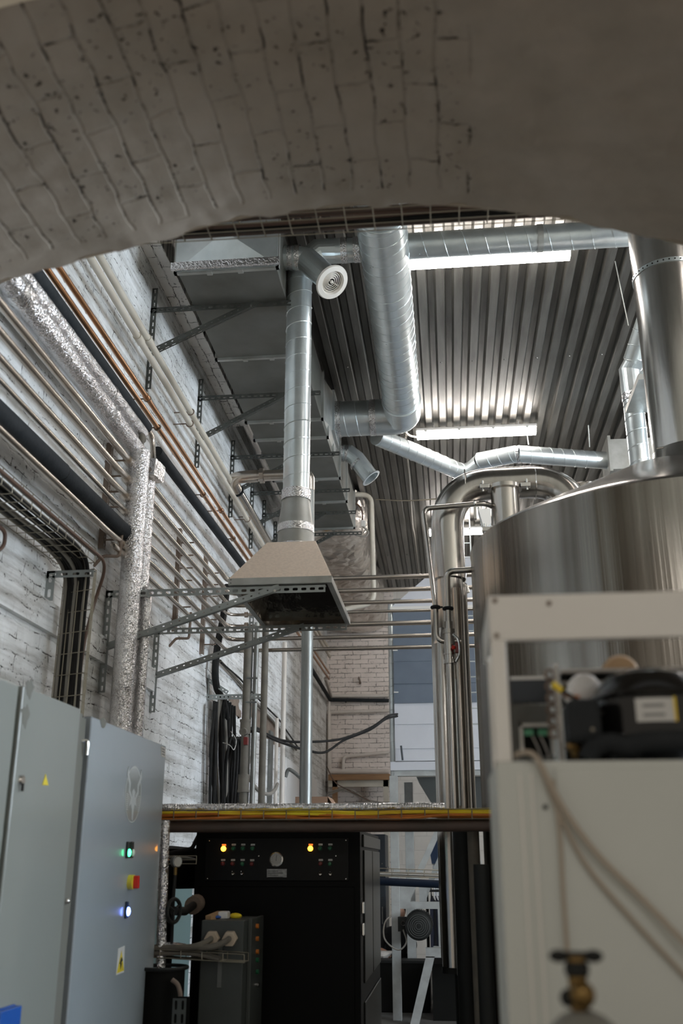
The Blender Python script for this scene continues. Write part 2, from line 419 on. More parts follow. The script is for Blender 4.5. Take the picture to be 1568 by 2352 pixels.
# ================================================================ lamps of the hall
def lamp(x, y, label, group=None, shown=True, ln=1.26):
    t = thing('fluorescent_lamp', label, 'ceiling light', (x, y, CEIL-.09), group)
    h = ln/2
    mb = MB().box(x-h, x+h, y-.05, y+.05, CEIL-.085, CEIL-.05)
    mb.build('housing', 'lamp_body', t, bevel=.008)
    d = MB().prism([(x-h+.01, y-.05, CEIL-.086), (x-h+.01, y-.055, CEIL-.12), (x-h+.01, y-.035, CEIL-.15), (x-h+.01, y+.035, CEIL-.15), (x-h+.01, y+.055, CEIL-.12), (x-h+.01, y+.05, CEIL-.086)], (ln-.02,0,0))
    d.build('diffuser', 'tube_light', t)
    if shown:
        for k in (-.42, -.14, .14, .42):
            MB().box(x+k*ln-.014, x+k*ln+.014, y-.058, y+.058, CEIL-.10, CEIL-.078).build('clip', 'lamp_body', t)
        for k in (-.35, .35): MB().cyl((x+k*ln, y, CEIL-.05), (x+k*ln, y, CEIL), .006, 8).build('hanger', 'lamp_body', t)
    return t
lamp(.40, 6.49, 'nearest glowing fluorescent ceiling light, right of the thick round duct')
lamp(.40, 9.72, 'middle glowing fluorescent ceiling light above the diagonal round duct')
lamp(.45, 13.05, 'farthest fluorescent ceiling light, half hidden behind the polished pipes')
for (x, y) in ((3.3,3.6), (3.3,6.5), (3.3,9.7), (3.3,13.), (5.4,5.), (5.4,9.7)):  # unseen lamps added for the light the hall needs
    lamp(x, y, 'unseen fluorescent ceiling light added to brighten the hall from the right', 'added unseen lights over the right part of the hall', False, 1.5)

# ================================================================ pipes along the left wall
PX = -1.87
def single(mb, name, m, label, cat, group=None, kind=None, **k):
    c = k.pop('base', None)
    if c is None:
        lo = [min(v[i] for v in mb.v) for i in range(3)]; hi = [max(v[i] for v in mb.v) for i in range(3)]
        c = ((lo[0]+hi[0])/2, (lo[1]+hi[1])/2, lo[2])
    return tag(mb.build(name, m, base=c, **k), label, cat, group, kind)
def pipe(name, m, label, cat, path, r, rad=.08, group=None, n=14):
    return single(MB().tube(rnd(path, rad) if rad else path, r, n), name, m, label, cat, group, smooth=True)
def clipring(t, c, ax, R, wall=True):      # pipe clamp with a stud back to the wall
    mb = MB().ring(c, ax, R+.004, .005, 18, 6)
    if wall: mb.cyl((L+.002, c[1], c[2]), (c[0]-R, c[1], c[2]), .005, 8)
    mb.build('pipe_clamp', 'rust', t, smooth=True)
# foil-wrapped pair
t = thing('insulated_pipe', 'lower of the two silver foil-wrapped pipes high on the left wall', 'pipe', (PX,3.2,3.965))
MB().tube(rnd([(PX+.02,2.9,3.93),(PX+.02,3.6,3.965),(PX+.01,5.60,3.955)],.05), .056, 20).build('foil_sleeve','foil_wrap',t,smooth=True)
MB().tube([(PX+.02,4.95,3.962),(PX+.02,4.99,3.962)], .0595, 20).build('tape_band','foil_tape',t,smooth=True)
MB().tube([(PX+.02,3.66,3.965),(PX+.02,3.76,3.965)], .067, 20).build('tape_collar','foil_tape',t,smooth=True)
t = thing('insulated_pipe', 'upper of the two silver foil-wrapped pipes high on the left wall', 'pipe', (PX,3.2,4.09))
MB().tube([(PX,2.9,4.06),(PX,3.7,4.075),(PX,5.62,4.11)], .048, 20).build('foil_sleeve','foil_wrap',t,smooth=True)
MB().tube([(PX,5.0,4.10),(PX,5.04,4.10)], .0515, 20).build('tape_band','foil_tape',t,smooth=True)
# dark foam pipes
t = thing('foam_pipe', 'black foam-insulated pipe just above the silver foil pipes', 'pipe', (PX,3.2,4.2))
MB().tube([(PX,2.9,4.17),(PX,5.72,4.195)], .039, 18).build('foam_sleeve','rubber_foam',t,smooth=True)
MB().tube(rnd([(PX,5.7,4.195),(PX,5.86,4.19),(PX+.02,5.86,3.99),(PX+.03,5.72,3.9)],.07), .018, 12).build('elbow','steel_pipe',t,smooth=True)
t = thing('foam_pipe', 'black foam-insulated pipe continuing right of the foil-wrapped risers', 'pipe', (PX,6.1,4.1))
MB().tube([(PX,5.98,4.14),(PX,9.15,4.19)], .036, 18).build('foam_sleeve','rubber_foam',t,smooth=True)
MB().tube(rnd([(PX,9.1,4.19),(PX,9.3,4.19),(PX,9.3,3.9)],.06), .02, 12).build('elbow','steel_pipe',t,smooth=True)
MB().hexa([(-1.93,5.74,3.86),(-1.80,5.72,3.87),(-1.79,5.9,3.88),(-1.93,5.9,3.87)],[(-1.93,5.76,4.0),(-1.80,5.74,3.99),(-1.79,5.93,4.0),(-1.93,5.92,4.02)]).build('taped_end','foil_tape',t,smooth=True)
# copper and cream pairs
for z, who in ((4.292,'lower'),(4.385,'upper')):
    t = thing('copper_pipe', f'{who} one of the two bare copper pipes running along the left wall', 'pipe', (PX,3,z))
    MB().tube([(PX,2.9,z-.02),(PX,6,z+.01),(PX,15.8,z+.02)], .0165, 14).build('tube','copper',t,smooth=True)
    for y in ((5.95,7.25,8.4,10.2) if who=='lower' else (5.7,7.9,9.9)):
        clipring(t, (PX,y,z+.008), (0,1,0), .0165)
        if who=='upper': MB().cyl((PX,y-.05,z+.008),(PX,y+.02,z+.008),.0205,14).build('coupling','copper',t,smooth=True)
for z, who in ((4.69,'lower'),(4.787,'upper')):
    t = thing('cream_pipe', f'{who} one of the two cream painted pipes above the copper pipes', 'pipe', (PX,3,z))
    MB().tube([(PX,2.9,z),(PX,15.9,z)], .0225, 16).build('tube','cream_paint',t,smooth=True)
    for y in (5.45 if who=='lower' else 5.65,): MB().cyl((PX,y-.05,z),(PX,y+.04,z),.028,16).build('coupling','cream_paint',t,smooth=True)
    for y in ((6.75,9.0,11.5) if who=='lower' else (6.75,9.2,11.5)): clipring(t, (PX,y,z), (0,1,0), .0225)
# process pipes: along the wall, then across the hall
zl = [3.845,3.722,3.61,3.515,3.395,3.31,3.25]; zc = [3.868,3.768,3.668,3.571,3.469,3.367,3.262]
rr = [.021,.019,.013,.020,.021,.018,.018]; ye = [8.28,8.33,8.36,8.30,8.32,8.36,8.33]
nm = ['topmost','second','third','fourth and thinnest','fifth','sixth','lowest']
nm = ['topmost of the seven','second from the top of the seven','third from the top of the seven','middle one of the seven','third from the bottom of the seven','second from the bottom of the seven','lowest of the seven']
rr = [.021,.020,.018,.013,.021,.018,.017]
for i in range(7):
    t = thing('process_pipe', f'{nm[i]} thin steel pipes crossing the hall behind the hood', 'pipe', (PX,4,zl[i]))
    y0 = 2.9 if i < 6 else 5.7
    r = rr[i]; zz = zl[i] if i < 6 else zc[i]
    if i == 4: y0 = 5.5
    MB().tube(rnd([(PX,y0,zz-.01),(PX,5.2,zz),(PX,6.0,zc[i]),(PX,ye[i],zc[i]),(-1.6,ye[i],zc[i]),(1.0,ye[i],zc[i])],.12), r, 12).build('tube','steel_pipe',t,smooth=True)
    MB().cyl((-1.72,ye[i],zc[i]),(-1.69,ye[i],zc[i]),r*1.9,8).build('union_nut','steel_pipe',t)
    if i not in (4,6):
        MB().cyl((PX,5.40,zz),(PX,5.47,zz),r*1.45,12).build('coupling','steel_pipe',t,smooth=True)
t = thing('foam_pipe', 'thick black foam-insulated pipe ending at the risers, lower left wall', 'pipe', (PX,3,3.34))
MB().tube([(PX,2.9,3.35),(PX,4.42,3.38)], .050, 20).build('foam_sleeve','rubber_foam',t,smooth=True)
MB().tube([(PX,4.43,3.38),(PX,5.60,3.40)], .048, 20).build('foam_sleeve','rubber_foam',t,smooth=True)
MB().ring((PX,4.425,3.38),(0,1,0),.047,.004,20,6).build('strap','black_cable',t)
# strut posts that carry the pipes
def post(y, z0, z1, label, foot=True):
    t = thing('pipe_bracket', label, 'bracket', (L,y,z0))
    MB().perf((L+.03,y-.02,z0),(L+.03,y-.02,z1),(0,1,0),.04,.02,.03,.4).build('rail','rust',t,solid=.003)
    MB().box(L,L+.03,y-.02,y-.017,z0,z1).build('rail_side','rust',t)
    z = z0+.08
    for q in zc:
        if z0 < q < z1: MB().tube([(L+.03,y,q-.03),(PX,y,q-.03)],.006,6).build('arm','rust',t)
    if foot: MB().tube(rnd([(L,y-.06,z0-.12),(L+.05,y-.06,z0-.06),(L+.14,y-.04,z0-.06),(L+.14,y-.02,z0+.14)],.02),.010,8).build('foot','rust',t,smooth=True)
post(5.40, 3.28, 3.95, 'rusty pipe bracket just left of the foil-wrapped risers')
post(7.05, 3.15, 3.95, 'rusty pipe bracket on the wall above the hood arms')
post(7.9, 3.15, 4.0, 'rusty pipe bracket where the thin pipes leave the wall', False)
# foil-wrapped risers
t = thing('insulated_riser', 'left of the two upright foil-wrapped pipes beside the grey cabinets', 'pipe', (-1.83,5.50,0))
MB().tube([(-1.83,5.50,0),(-1.83,5.50,2.2),(-1.825,5.49,3.93)], .063, 22).build('foil_sleeve','foil_wrap',t,smooth=True)
MB().tube(rnd([(-1.83,5.5,3.9),(-1.83,5.52,4.06),(-1.88,5.7,4.1)],.06), .02, 12).build('copper_elbow','dusty_pipe',t,smooth=True)
for z in (3.4,2.9,1.9): MB().tube([(-1.829,5.499,z),(-1.829,5.499,z+.012)], .0645, 22).build('tape_band','foil_tape',t,smooth=True)
t = thing('insulated_riser', 'right of the two upright foil-wrapped pipes beside the grey cabinets', 'pipe', (-1.84,5.66,0))
MB().tube([(-1.82,5.66,0),(-1.82,5.66,2.2),(-1.825,5.68,3.80)], .050, 22).build('foil_sleeve','foil_wrap',t,smooth=True)
for z in (3.55,2.6): MB().tube([(-1.822,5.67,z),(-1.822,5.67,z+.012)], .052, 22).build('tape_band','foil_tape',t,smooth=True)
MB().tube([(-1.76,5.62,0),(-1.76,5.62,3.1)], .03, 12).build('side_tube','foil_wrap',t,smooth=True)
# lintel-like strip of old brick high on the wall
struct(MB().box(L, L+.15, 4.5, 8.75, 5.57, 5.9).build('trim_1','painted_brick_ledge'), 'projecting strip of painted brick high on the left wall')
struct(MB().box(L, L+.035, 8.75, YB, 5.57, 5.9).build('trim_2','painted_brick_left'), 'far part of the projecting brick strip')
struct(MB().box(L, L+.03, 2.36, 6.6, 2.64, 2.79).build('trim_3','painted_brick_left'), 'rough plaster band low on the left wall')

# wire cable tray turning down behind the cabinets
def basket(t, p, q, wd, hd, w, h, pitch=.1, r=.0025, m='wire', nl=4, lip=2):
    p = V(p); q = V(q); wd = V(wd).normalized()*w; hd = V(hd).normalized()*h; d = q-p; Ln = d.length
    mb = MB()
    for i in range(nl+1): mb.cyl(p+wd*i/nl, q+wd*i/nl, r, 5)
    for i in range(1, lip+1):
        for e in (V((0,0,0)), wd): mb.cyl(p+e+hd*i/lip, q+e+hd*i/lip, r, 5)
    n = int(Ln/pitch)
    for i in range(n+1):
        o = p+d*i/n
        mb.tube([o+hd, o, o+wd, o+wd+hd], r, 5)
    return mb.build('wire_basket', m, t)
t = thing('cable_tray', 'wire cable tray full of cables sloping across the lower left wall and down', 'cable tray', (L,3,2.98))
basket(t, (-1.975,2.6,3.0), (-1.975,4.75,3.0), (1,0,0), (0,0,1), .20, .075)
basket(t, (-1.95,4.80,2.96), (-1.95,4.78,2.0), (1,-.4,0), (0,1,0), .20, .03)
rs = random.Random(5)
for k in range(12):
    x = -1.955+k*.0145; z = 3.008+rs.uniform(0,.035); xe = -1.93+k*.011
    MB().tube(curve([(x,2.6,z),(x+rs.uniform(-.01,.01),3.3,z),(x+rs.uniform(-.01,.01),4.0,z),(x,4.58,z-.002),(xe,4.76,z-.09),(xe+.0,4.79-.003*k,2.7),(xe,4.785,2.0)],5), rs.choice([.008,.010,.012]), 8).build('cable', 'black_cable' if k%5 else 'grey_cable', t, smooth=True)
MB().tube(rnd([(-1.76,2.6,3.04),(-1.76,4.9,3.04),(-1.86,5.02,2.86),(-1.84,4.86,2.6),(-1.83,4.80,2.0)],.12), .009, 8).build('cable','brown_cable',t,smooth=True)
t = thing('tray_bracket', 'short slotted L bracket under the wire cable tray', 'bracket', (L,4.66,2.79))
a = W(108,1312,x=L); e = W(216,1308,y=a.y)
MB().perf((L,a.y,a.z-.155),(L,a.y,a.z),(1,0,0),.045,.03,.025).build('upright','strut',t,solid=.003)
MB().perf((L,a.y,a.z),(e.x,a.y,a.z),(0,0,-1),.036,.03,.022).build('arm','strut',t,solid=.003)
MB().perf((L,a.y,a.z),(e.x,a.y,a.z),(0,1,0),.036,.03,.022).build('arm','strut',t,solid=.003)
pipe('loose_cable','brown_cable','dark cable loop hanging at the left edge of the picture','cable',curve([W(-40,1190,x=-1.96),W(5,1215,x=-1.96),W(11,1240,x=-1.96),W(0,1262,x=-1.96),W(-50,1290,x=-1.96)]),.009,0)

# ================================================================ slotted brackets
def bracket(y, zt, zb, xe, zbr, xbr, label, m='strut', cat='bracket'):
    t = thing('wall_bracket', label, cat, (L,y,zb))
    MB().perf((L+.004,y-.022,zb),(L+.004,y-.022,zt+.16 if zt > 5 else zt),(0,1,0),.044).build('upright',m,t,solid=.003)
    MB().perf((L+.002,y-.022,zb),(L+.002,y-.022,zt+.16 if zt > 5 else zt),(1,0,0),.040,.03,.02,.34).build('upright',m,t,solid=.003)
    MB().perf((L,y-.022,zt),(xe,y-.022,zt),(0,0,-1),.042).build('arm',m,t,solid=.003)
    MB().perf((L,y-.022,zt),(xe,y-.022,zt),(0,1,0),.042).build('arm',m,t,solid=.003)
    MB().perf((L+.02,y-.028,zbr),(xbr,y-.028,zt-.02),(-.45,0,1),.034,.012,.036,.22).build('brace',m,t,solid=.003)
    MB().perf((L+.02,y-.028,zbr),(xbr,y-.028,zt-.02),(0,1,0),.034,.03,.02,.3).build('brace',m,t,solid=.003)
    MB().cyl((xbr-.03,y-.036,zt-.03),(xbr-.03,y-.02,zt-.03),.009,6).build('bolt','chrome',t)
    MB().cyl((L+.03,y-.036,zbr+.01),(L+.03,y-.02,zbr+.01),.009,6).build('bolt','chrome',t)
    return t
bracket(5.60, 3.075, 2.47, W(748,1345,y=5.6).x, 2.72, W(645,1352,y=5.6).x, 'nearest slotted steel bracket holding the front of the fume hood')
bracket(6.62, 3.075, 2.50, W(797,1440,y=6.62).x, 2.73, W(700,1448,y=6.6).x, 'slotted steel bracket holding the rear of the fume hood')
bracket(6.05, 5.27, 4.63, W(690,695,y=6.05).x, 4.90, W(588,702,y=6.05).x, 'highest slotted bracket under the flat duct, near the white grille', 'strut_dark')
bracket(7.44, 5.25, 4.60, -.96, 4.84, -1.22, 'slotted bracket under the flat duct behind the upright round duct', 'strut_dark')
for k, (y, who) in enumerate(((8.75,'with a dark brace above the elbowed steel pipe'),(9.75,'level with the small angled duct'),(10.45,'two before the far end of the duct'),(11.2,'at the far end of the duct'))):
    bracket(y, 5.25, 4.62, -.94, 4.84, -1.25, 'slotted bracket under the flat duct, '+who, 'strut_dark')
t = thing('wall_bracket', 'small low slotted bracket steadying the two dusty upright pipes', 'bracket', (L,8.2,2.78))
a = W(478,1550,x=L); c = W(478,1610,x=L); e = W(614,1608,y=c.y)
MB().perf((L+.01,8.2,c.z),(L+.01,8.2,a.z),(0,1,0),.05,.012,.02,.3).build('upright','strut',t,solid=.003)
MB().perf((L,8.2,c.z),(e.x,8.2,c.z),(0,0,1),.042,.012,.02,.3).build('arm','strut',t,solid=.003)
MB().perf((L,8.2,c.z+.15),(L+.17,8.2,c.z+.04),(.5,0,1),.035,.012,.02,.3).build('brace','strut',t,solid=.003)

# ================================================================ air ducts
def fr(py): return W(600, py, z=5.28).y
t = thing('air_duct', 'long flat rectangular air duct hung along the top of the left wall', 'duct', (-1.36,8,5.28))
X0, X1, Z0, Z1 = -1.70, -1.03, 5.285, 5.74
ys = [5.62]+[fr(p) for p in (820,968,1010,1050)]+[9.5,10.2,11.12]
for i in range(len(ys)-1):
    MB().box(X0, X1, ys[i]+.004, ys[i+1]-.004, Z0, Z1).build('duct_section','duct_grey',t,bevel=.004)
for i, y in enumerate(ys):
    mb = MB()
    for (a,b_,c_,d_) in ((X0-.02,X1+.02,Z0-.022,Z0),(X0-.02,X1+.02,Z1,Z1+.02)): mb.box(a,b_,y-.014,y+.014,c_,d_)
    for (a,b_) in ((X0-.022,X0),(X1,X1+.022)): mb.box(a,b_,y-.014,y+.014,Z0-.022,Z1+.02)
    for k in (-1.48,-1.27): mb.box(k-.018,k+.018,y-.02,y+.02,Z0-.03,Z0-.02)
    mb.build('flange','galvanised_dull',t)
mb = MB()      # creased end plate
a = [(X0,5.60,Z0),(X1,5.60,Z0),(X1,5.60,Z1),(X0,5.60,Z1),((X0+X1)/2,5.52,(Z0+Z1)/2)]
mb.add(a,[(0,1,4),(1,2,4),(2,3,4),(3,0,4)]); mb.box(X0-.01,X1+.01,5.60,5.62,Z0-.01,Z1); mb.build('end_plate','galvanised',t)
MB().box(X0-.03,X1+.03,5.56,5.585,Z0-.015,Z0+.035).build('end_flange','foil_tape',t)
# pale roof-edge panel seen beside the duct
def collar(mb, p, q, r): return mb.cyl(p, q, r, 28)
def spiral(t, path, r, pitch=.115, name='duct_pipe', m='galvanised', seamr=.0035, n=28):
    MB().tube(path, r, n).build(name, m, t, smooth=True)
    mb = MB()
    for i in range(len(path)-1):
        if (V(path[i+1])-V(path[i])).length > pitch*.8: mb.helix(path[i], path[i+1], r+.0005, pitch, seamr)
    if mb.v: mb.build('seam', m, t)
t = thing('spiral_duct', 'thickest round spiral duct hanging lengthwise under the roof with an elbow', 'duct', (-.33,5.6,5.45))
XM, ZM, R1 = -.33, 5.62, .172
spiral(t, [(XM,5.35,ZM),(XM,8.42,ZM)], R1, .118)
MB().ring((XM,5.56,ZM),(0,1,0),R1+.004,.007).build('joint_ring','galvanised',t,smooth=True)
MB().tube(rnd([(XM,8.40,ZM),(XM,8.80,ZM),(-.60,8.80,ZM)],.2,10), R1+.004, 28).build('elbow','galvanised',t,smooth=True)
spiral(t, [(-.60,8.80,ZM),(-.99,8.80,ZM)], R1, .118, 'duct_stub')
for x in (-.62,-.96): MB().cyl((x-.03,8.80,ZM),(x+.03,8.80,ZM),R1+.006,28,cap=False).build('tape_band','foil_tape',t,smooth=True)
MB().ring((XM,8.42,ZM),(0,1,0),R1+.004,.009).build('joint_ring','galvanised',t,smooth=True)
t = thing('duct_transition', 'square to round sheet metal transition where the thick duct meets the flat duct', 'duct', (-1.0,8.8,5.4))
MB().hexa([(-1.06,7.95,5.30),(-.99,8.60,5.43),(-.99,9.0,5.43),(-1.06,9.15,5.30)],[(-1.06,7.95,5.74),(-.99,8.60,5.81),(-.99,9.0,5.81),(-1.06,9.15,5.74)]).build('body','galvanised_dull',t)
mb = MB()
for q in (5.42,5.82): mb.box(-1.0,-.975,8.58,9.02,q-.012,q+.012)
for q in (8.59,9.01): mb.box(-1.0,-.975,q-.012,q+.012,5.42,5.82)
mb.build('flange','galvanised',t)
# hood duct: tee, elbow, riser
HX, HY, ZB = -.945, 6.1, 5.70
t = thing('hood_duct', 'upright round spiral duct dropping from the roof onto the fume hood', 'duct', (HX,HY,3.45))
spiral(t, [(HX,HY,3.77),(HX,HY,5.48)], .088, .125)
MB().tube([(HX,HY,5.45),(HX,HY,5.58),(HX+.14,HY,ZB),(HX+.26,HY,ZB)], .092, 26).build('elbow','galvanised',t,smooth=True,flat=12)
MB().cyl((HX+.22,HY,ZB),(XM-.05,HY,ZB),.090,26).build('cross_pipe','galvanised',t,smooth=True)
for x in (HX+.32,HX+.41): MB().cyl((x-.02,HY,ZB),(x+.025,HY,ZB),.094,26,cap=False).build('tape_band','foil_tape',t,smooth=True)
MB().lathe([(.116,3.44),(.116,3.62),(.113,3.63),(.092,3.79),(.09,3.80)],(HX,HY,0),n=30).build('reducer','galvanised_dull',t,smooth=True)
for z,h,r_ in ((3.45,.035,.119),(3.57,.05,.119),(3.795,.07,.096)): MB().cyl((HX,HY,z),(HX,HY,z+h),r_,30,cap=False).build('tape_band','foil_tape',t,smooth=True)
MB().cyl((HX,HY,4.36),(HX,HY,5.02),.0895,28,cap=False).build('sleeve','galvanised',t,smooth=True)
# right branch
t = thing('spiral_duct', 'round spiral duct crossing to the right just above the nearest lamp', 'duct', (.6,HY,5.6))
spiral(t, [(XM+.12,HY,ZB),(2.4,HY,ZB)], .094, .145, seamr=.003)
MB().cyl((.74,HY,ZB),(.78,HY,ZB),.098,28,cap=False).build('joint_ring','galvanised_dull',t,smooth=True)
# grille elbow
t = thing('air_outlet', 'short round duct elbow ending in a white circular air grille', 'air vent', (-.8,6.0,5.4))
g0 = V((-1.03,5.95,5.565)); g1 = V((-.905,5.95,5.56)); g2 = W(762,648,y=5.88)
MB().tube([g0,g1+V((-.05,0,0)),g1+V((.03,0,-.02)),g2], .086, 26, False).build('elbow','galvanised',t,smooth=True,flat=12)
for k in (.2,.62): MB().cyl(g0.lerp(g1,k),g0.lerp(g1,k+.28),.0895,26,cap=False).build('tape_band','foil_tape',t,smooth=True)
ax = (g2-g1).normalized()
ax = (ax+V((0,-.25,-.1))).normalized()
MB().lathe([(.078,-.02),(.118,-.012),(.124,0),(.118,.012),(.086,.016),(.078,.004),(.078,-.02)], g2, ax, 40).build('grille_rim','grille_white',t,smooth=True)
for r_ in (.064,.050,.036,.022): MB().lathe([(r_,-.006),(r_+.010,-.014),(r_+.011,-.012),(r_+.002,-.002),(r_,-.006)], g2, ax, 32).build('grille_ring','grille_white',t,smooth=True)
MB().ball(g2-ax*.004,.013).build('grille_knob','grille_white',t,smooth=True)
sd = ax.cross(V((0,0,1))).normalized(); MB().cyl(g2-sd*.078-ax*.012,g2+sd*.078-ax*.012,.004,6).build('grille_bar','grille_white',t)
MB().lathe([(0,-.03),(.08,-.03)], g2, ax, 24).build('throat_shade','dark_gap',t)  # black disc standing in for the shade inside the duct
# second angled outlet
t = thing('air_outlet', 'short angled round duct with an open flanged end, right of the flat duct', 'air vent', (-.8,9.6,5.3))
e0 = V((-1.03,9.6,5.60)); e1 = V((-.93,9.6,5.59)); e2 = W(852,1098,y=9.6)
MB().tube([e0,e1,e1+V((.07,0,-.06)),e2],.088,26,False).build('elbow','galvanised',t,smooth=True,flat=12)
for a_, b_ in ((.15,.4),(.6,.95)): MB().cyl(e0.lerp(e1,a_),e0.lerp(e1,b_),.0915,26,cap=False).build('tape_band','foil_tape',t,smooth=True)
ax = (e2-e1).normalized(); q = e1+ax*.13; MB().cyl(q,q+ax*.03,.092,26,cap=False).build('tape_band','foil_tape',t,smooth=True)
MB().lathe([(.086,-.004),(.108,-.004),(.110,.004),(.086,.006)], e2, ax, 30).build('end_flange','galvanised',t,smooth=True)
# diagonal duct and its level run
t = thing('spiral_duct', 'thin round spiral duct running diagonally down behind the thick elbow to the right', 'duct', (0,9.6,5.5))
spiral(t, [(-.62,9.25,5.62),(.24,10.28,5.60)], .092, .13)
MB().tube([(.20,10.23,5.60),(.27,10.29,5.60),(.36,10.22,5.60),(.46,9.97,5.60)], .094, 26, False).build('elbow','galvanised',t,smooth=True)
spiral(t, [(.42,9.98,5.60),(.82,9.82,5.60)], .092, .12)
spiral(t, [(.82,9.82,5.60),(1.78,10.06,5.58)], .092, .12)
for a_ in (.44,.82): MB().cyl((a_,10.0-.16*(a_-.42)/.4,5.60),(a_+.04,9.985-.16*(a_-.42)/.4,5.60),.096,26,cap=False).build('tape_band','foil_tape',t,smooth=True)
for x in (.95,1.6): MB().tube([(x,9.86+.2*(x-.9),5.72),(x-.01,9.9,CEIL)],.006,6).build('hanger','galvanised_dull',t)
t = thing('duct_box', 'flanged square box ending the level round duct above the tank', 'duct', (1.9,10.1,5.4))
MB().box(1.79,2.3,9.9,10.3,5.42,5.76).build('body','galvanised_dull',t,bevel=.004)
MB().box(1.77,1.80,9.87,10.33,5.39,5.79).build('flange','galvanised_dull',t)
# right upright spiral duct with its bent top
t = thing('spiral_duct', 'upright round spiral duct with a bent top, left of the polished chimney', 'duct', (1.46,7,3.9))
p0 = W(1462,1120,y=7.0); p1 = W(1458,905,y=7.0); k_ = W(1455,850,y=7.0); p2 = W(1500,690,y=6.6)
vx = (p0.x+p1.x)/2+.01
spiral(t, [(vx,7,3.55),(vx,7,p1.z)], .075, .12)
MB().tube([(vx,7,p1.z-.02),(vx,7,k_.z),p2.lerp(k_,.8)],.079,26).build('elbow','galvanised',t,smooth=True,flat=12)
spiral(t, [p2.lerp(V((vx,7,k_.z)),.85), p2.lerp(V((vx,7,k_.z)),-.4)], .076, .12)
MB().cyl((vx,7,p1.z-.06),(vx,7,p1.z+.0),.080,26,cap=False).build('tape_band','foil_tape',t,smooth=True)
pipe('hanger_wire','galvanised_dull','thin wire hanging from the roof to the bent duct top','wire',[W(1412,600,z=5.9),W(1443,748,y=6.8)],.004,0)
# square hood corner beside the chimney
t = thing('extract_hood', 'small square sheet metal hood peeking out left of the polished chimney', 'hood', (1.6,6.2,4.6))
q = [W(1445,868,y=6.4),W(1520,905,y=6.2),W(1520,860,y=7.0),W(1450,862,y=6.9)]
zz = q[0].z
q[0].x += .05
MB().hexa([(q[0].x,6.35,zz-.04),(q[0].x+.5,6.35,zz-.04),(q[0].x+.5,6.9,zz-.04),(q[0].x,6.9,zz-.04)],[(q[0].x,6.35,zz),(q[0].x+.5,6.35,zz),(q[0].x+.5,6.9,zz),(q[0].x,6.9,zz)]).build('rim','galvanised_dull',t)
MB().hexa([(q[0].x,6.35,zz),(q[0].x+.5,6.35,zz),(q[0].x+.5,6.9,zz),(q[0].x,6.9,zz)],[(q[0].x+.17,6.52,zz+.22),(q[0].x+.33,6.52,zz+.22),(q[0].x+.33,6.7,zz+.22),(q[0].x+.17,6.7,zz+.22)]).build('canopy','galvanised',t)

# ================================================================ fume hood
t = thing('fume_hood', 'pyramid-shaped stainless fume hood tinted beige for its warm reflection, resting on two slotted brackets', 'hood', (-.95,6.1,3.08))
hb = [(-1.255,5.56),(-.645,5.56),(-.645,6.66),(-1.255,6.66)]; ht = [(-1.10,5.93),(-.79,5.93),(-.79,6.27),(-1.10,6.27)]
zr0, zr1, zt = 3.085, 3.125, 3.46
mb = MB(); mb.add([(x,y,zr1) for x,y in hb]+[(x,y,zt) for x,y in ht],[(i,(i+1)%4,4+(i+1)%4,4+i) for i in range(4)]+[(4,5,6,7)])
mb.build('canopy','hood_steel',t,bevel=.003)
mb = MB(); mb.add([(x,y,zr0) for x,y in hb]+[(x,y,zr1) for x,y in hb],[(i,(i+1)%4,4+(i+1)%4,4+i) for i in range(4)])
mb.build('rim','galvanised_dull',t,solid=.004)
ins = lambda P, d: [(P[0][0]+d,P[0][1]+d),(P[1][0]-d,P[1][1]+d),(P[2][0]-d,P[2][1]-d),(P[3][0]+d,P[3][1]-d)]
mb = MB(); a = ins(hb,.006); c = ins(ht,.006)
mb.add([(x,y,zr0+.002) for x,y in a]+[(x,y,zr1-.004) for x,y in a]+[(x,y,zt-.01) for x,y in c],[(i,4+i,4+(i+1)%4,(i+1)%4) for i in range(4)]+[(4+i,8+i,8+(i+1)%4,4+(i+1)%4) for i in range(4)]+[(8,11,10,9)])
mb.build('inner_lining','hood_inner',t)
mb = MB(); d = .03
b2 = ins(hb, d)
mb.add([(x,y,zr0) for x,y in hb]+[(x,y,zr0) for x,y in b2],[(i,(i+1)%4,4+(i+1)%4,4+i) for i in range(4)]); mb.build('lip','galvanised_dull',t,solid=.003)
for (x,y) in ((-1.24,5.556),(-1.24,5.556),(-.66,5.556)):
    for z in (3.095,3.115): MB().cyl((x,y,z),(x,y-.004,z),.003,6).build('rivet','chrome',t)
# steel pipe that comes off the wall and drops behind the hood
t = thing('steel_pipe', 'stainless pipe that leaves the wall, elbows right and drops behind the hood', 'pipe', (-1.15,8.2,0))
zz = W(620,1092,y=8.2).z; xd = W(704,1600,y=8.2).x
MB().tube([(-1.87,11.8,zz-.02),(-1.87,8.42,zz-.02)],.050,20).build('wall_run','stainless',t,smooth=True)
MB().tube(rnd([(-1.87,8.44,zz-.02),(-1.87,8.2,zz-.01),(-1.62,8.2,zz)],.17,8),.056,20).build('elbow','steel_pipe',t,smooth=True)
MB().tube([(-1.64,8.2,zz),(xd-.14,8.2,zz)],.050,20).build('cross_run','steel_pipe',t,smooth=True)
MB().cyl((-1.60,8.2,zz),(-1.565,8.2,zz),.074,8).build('union_nut','steel_pipe',t)
MB().tube(rnd([(xd-.15,8.2,zz),(xd,8.2,zz),(xd,8.2,zz-.16)],.14,8),.052,20).build('elbow','steel_pipe',t,smooth=True)
MB().tube([(xd,8.2,zz-.15),(xd,8.2,0)],.050,20).build('drop','zinc_dull',t,smooth=True)
MB().ring((-1.87,8.5,zz-.02),(0,1,0),.054,.008).build('pipe_clamp','rubber_foam',t,smooth=True)

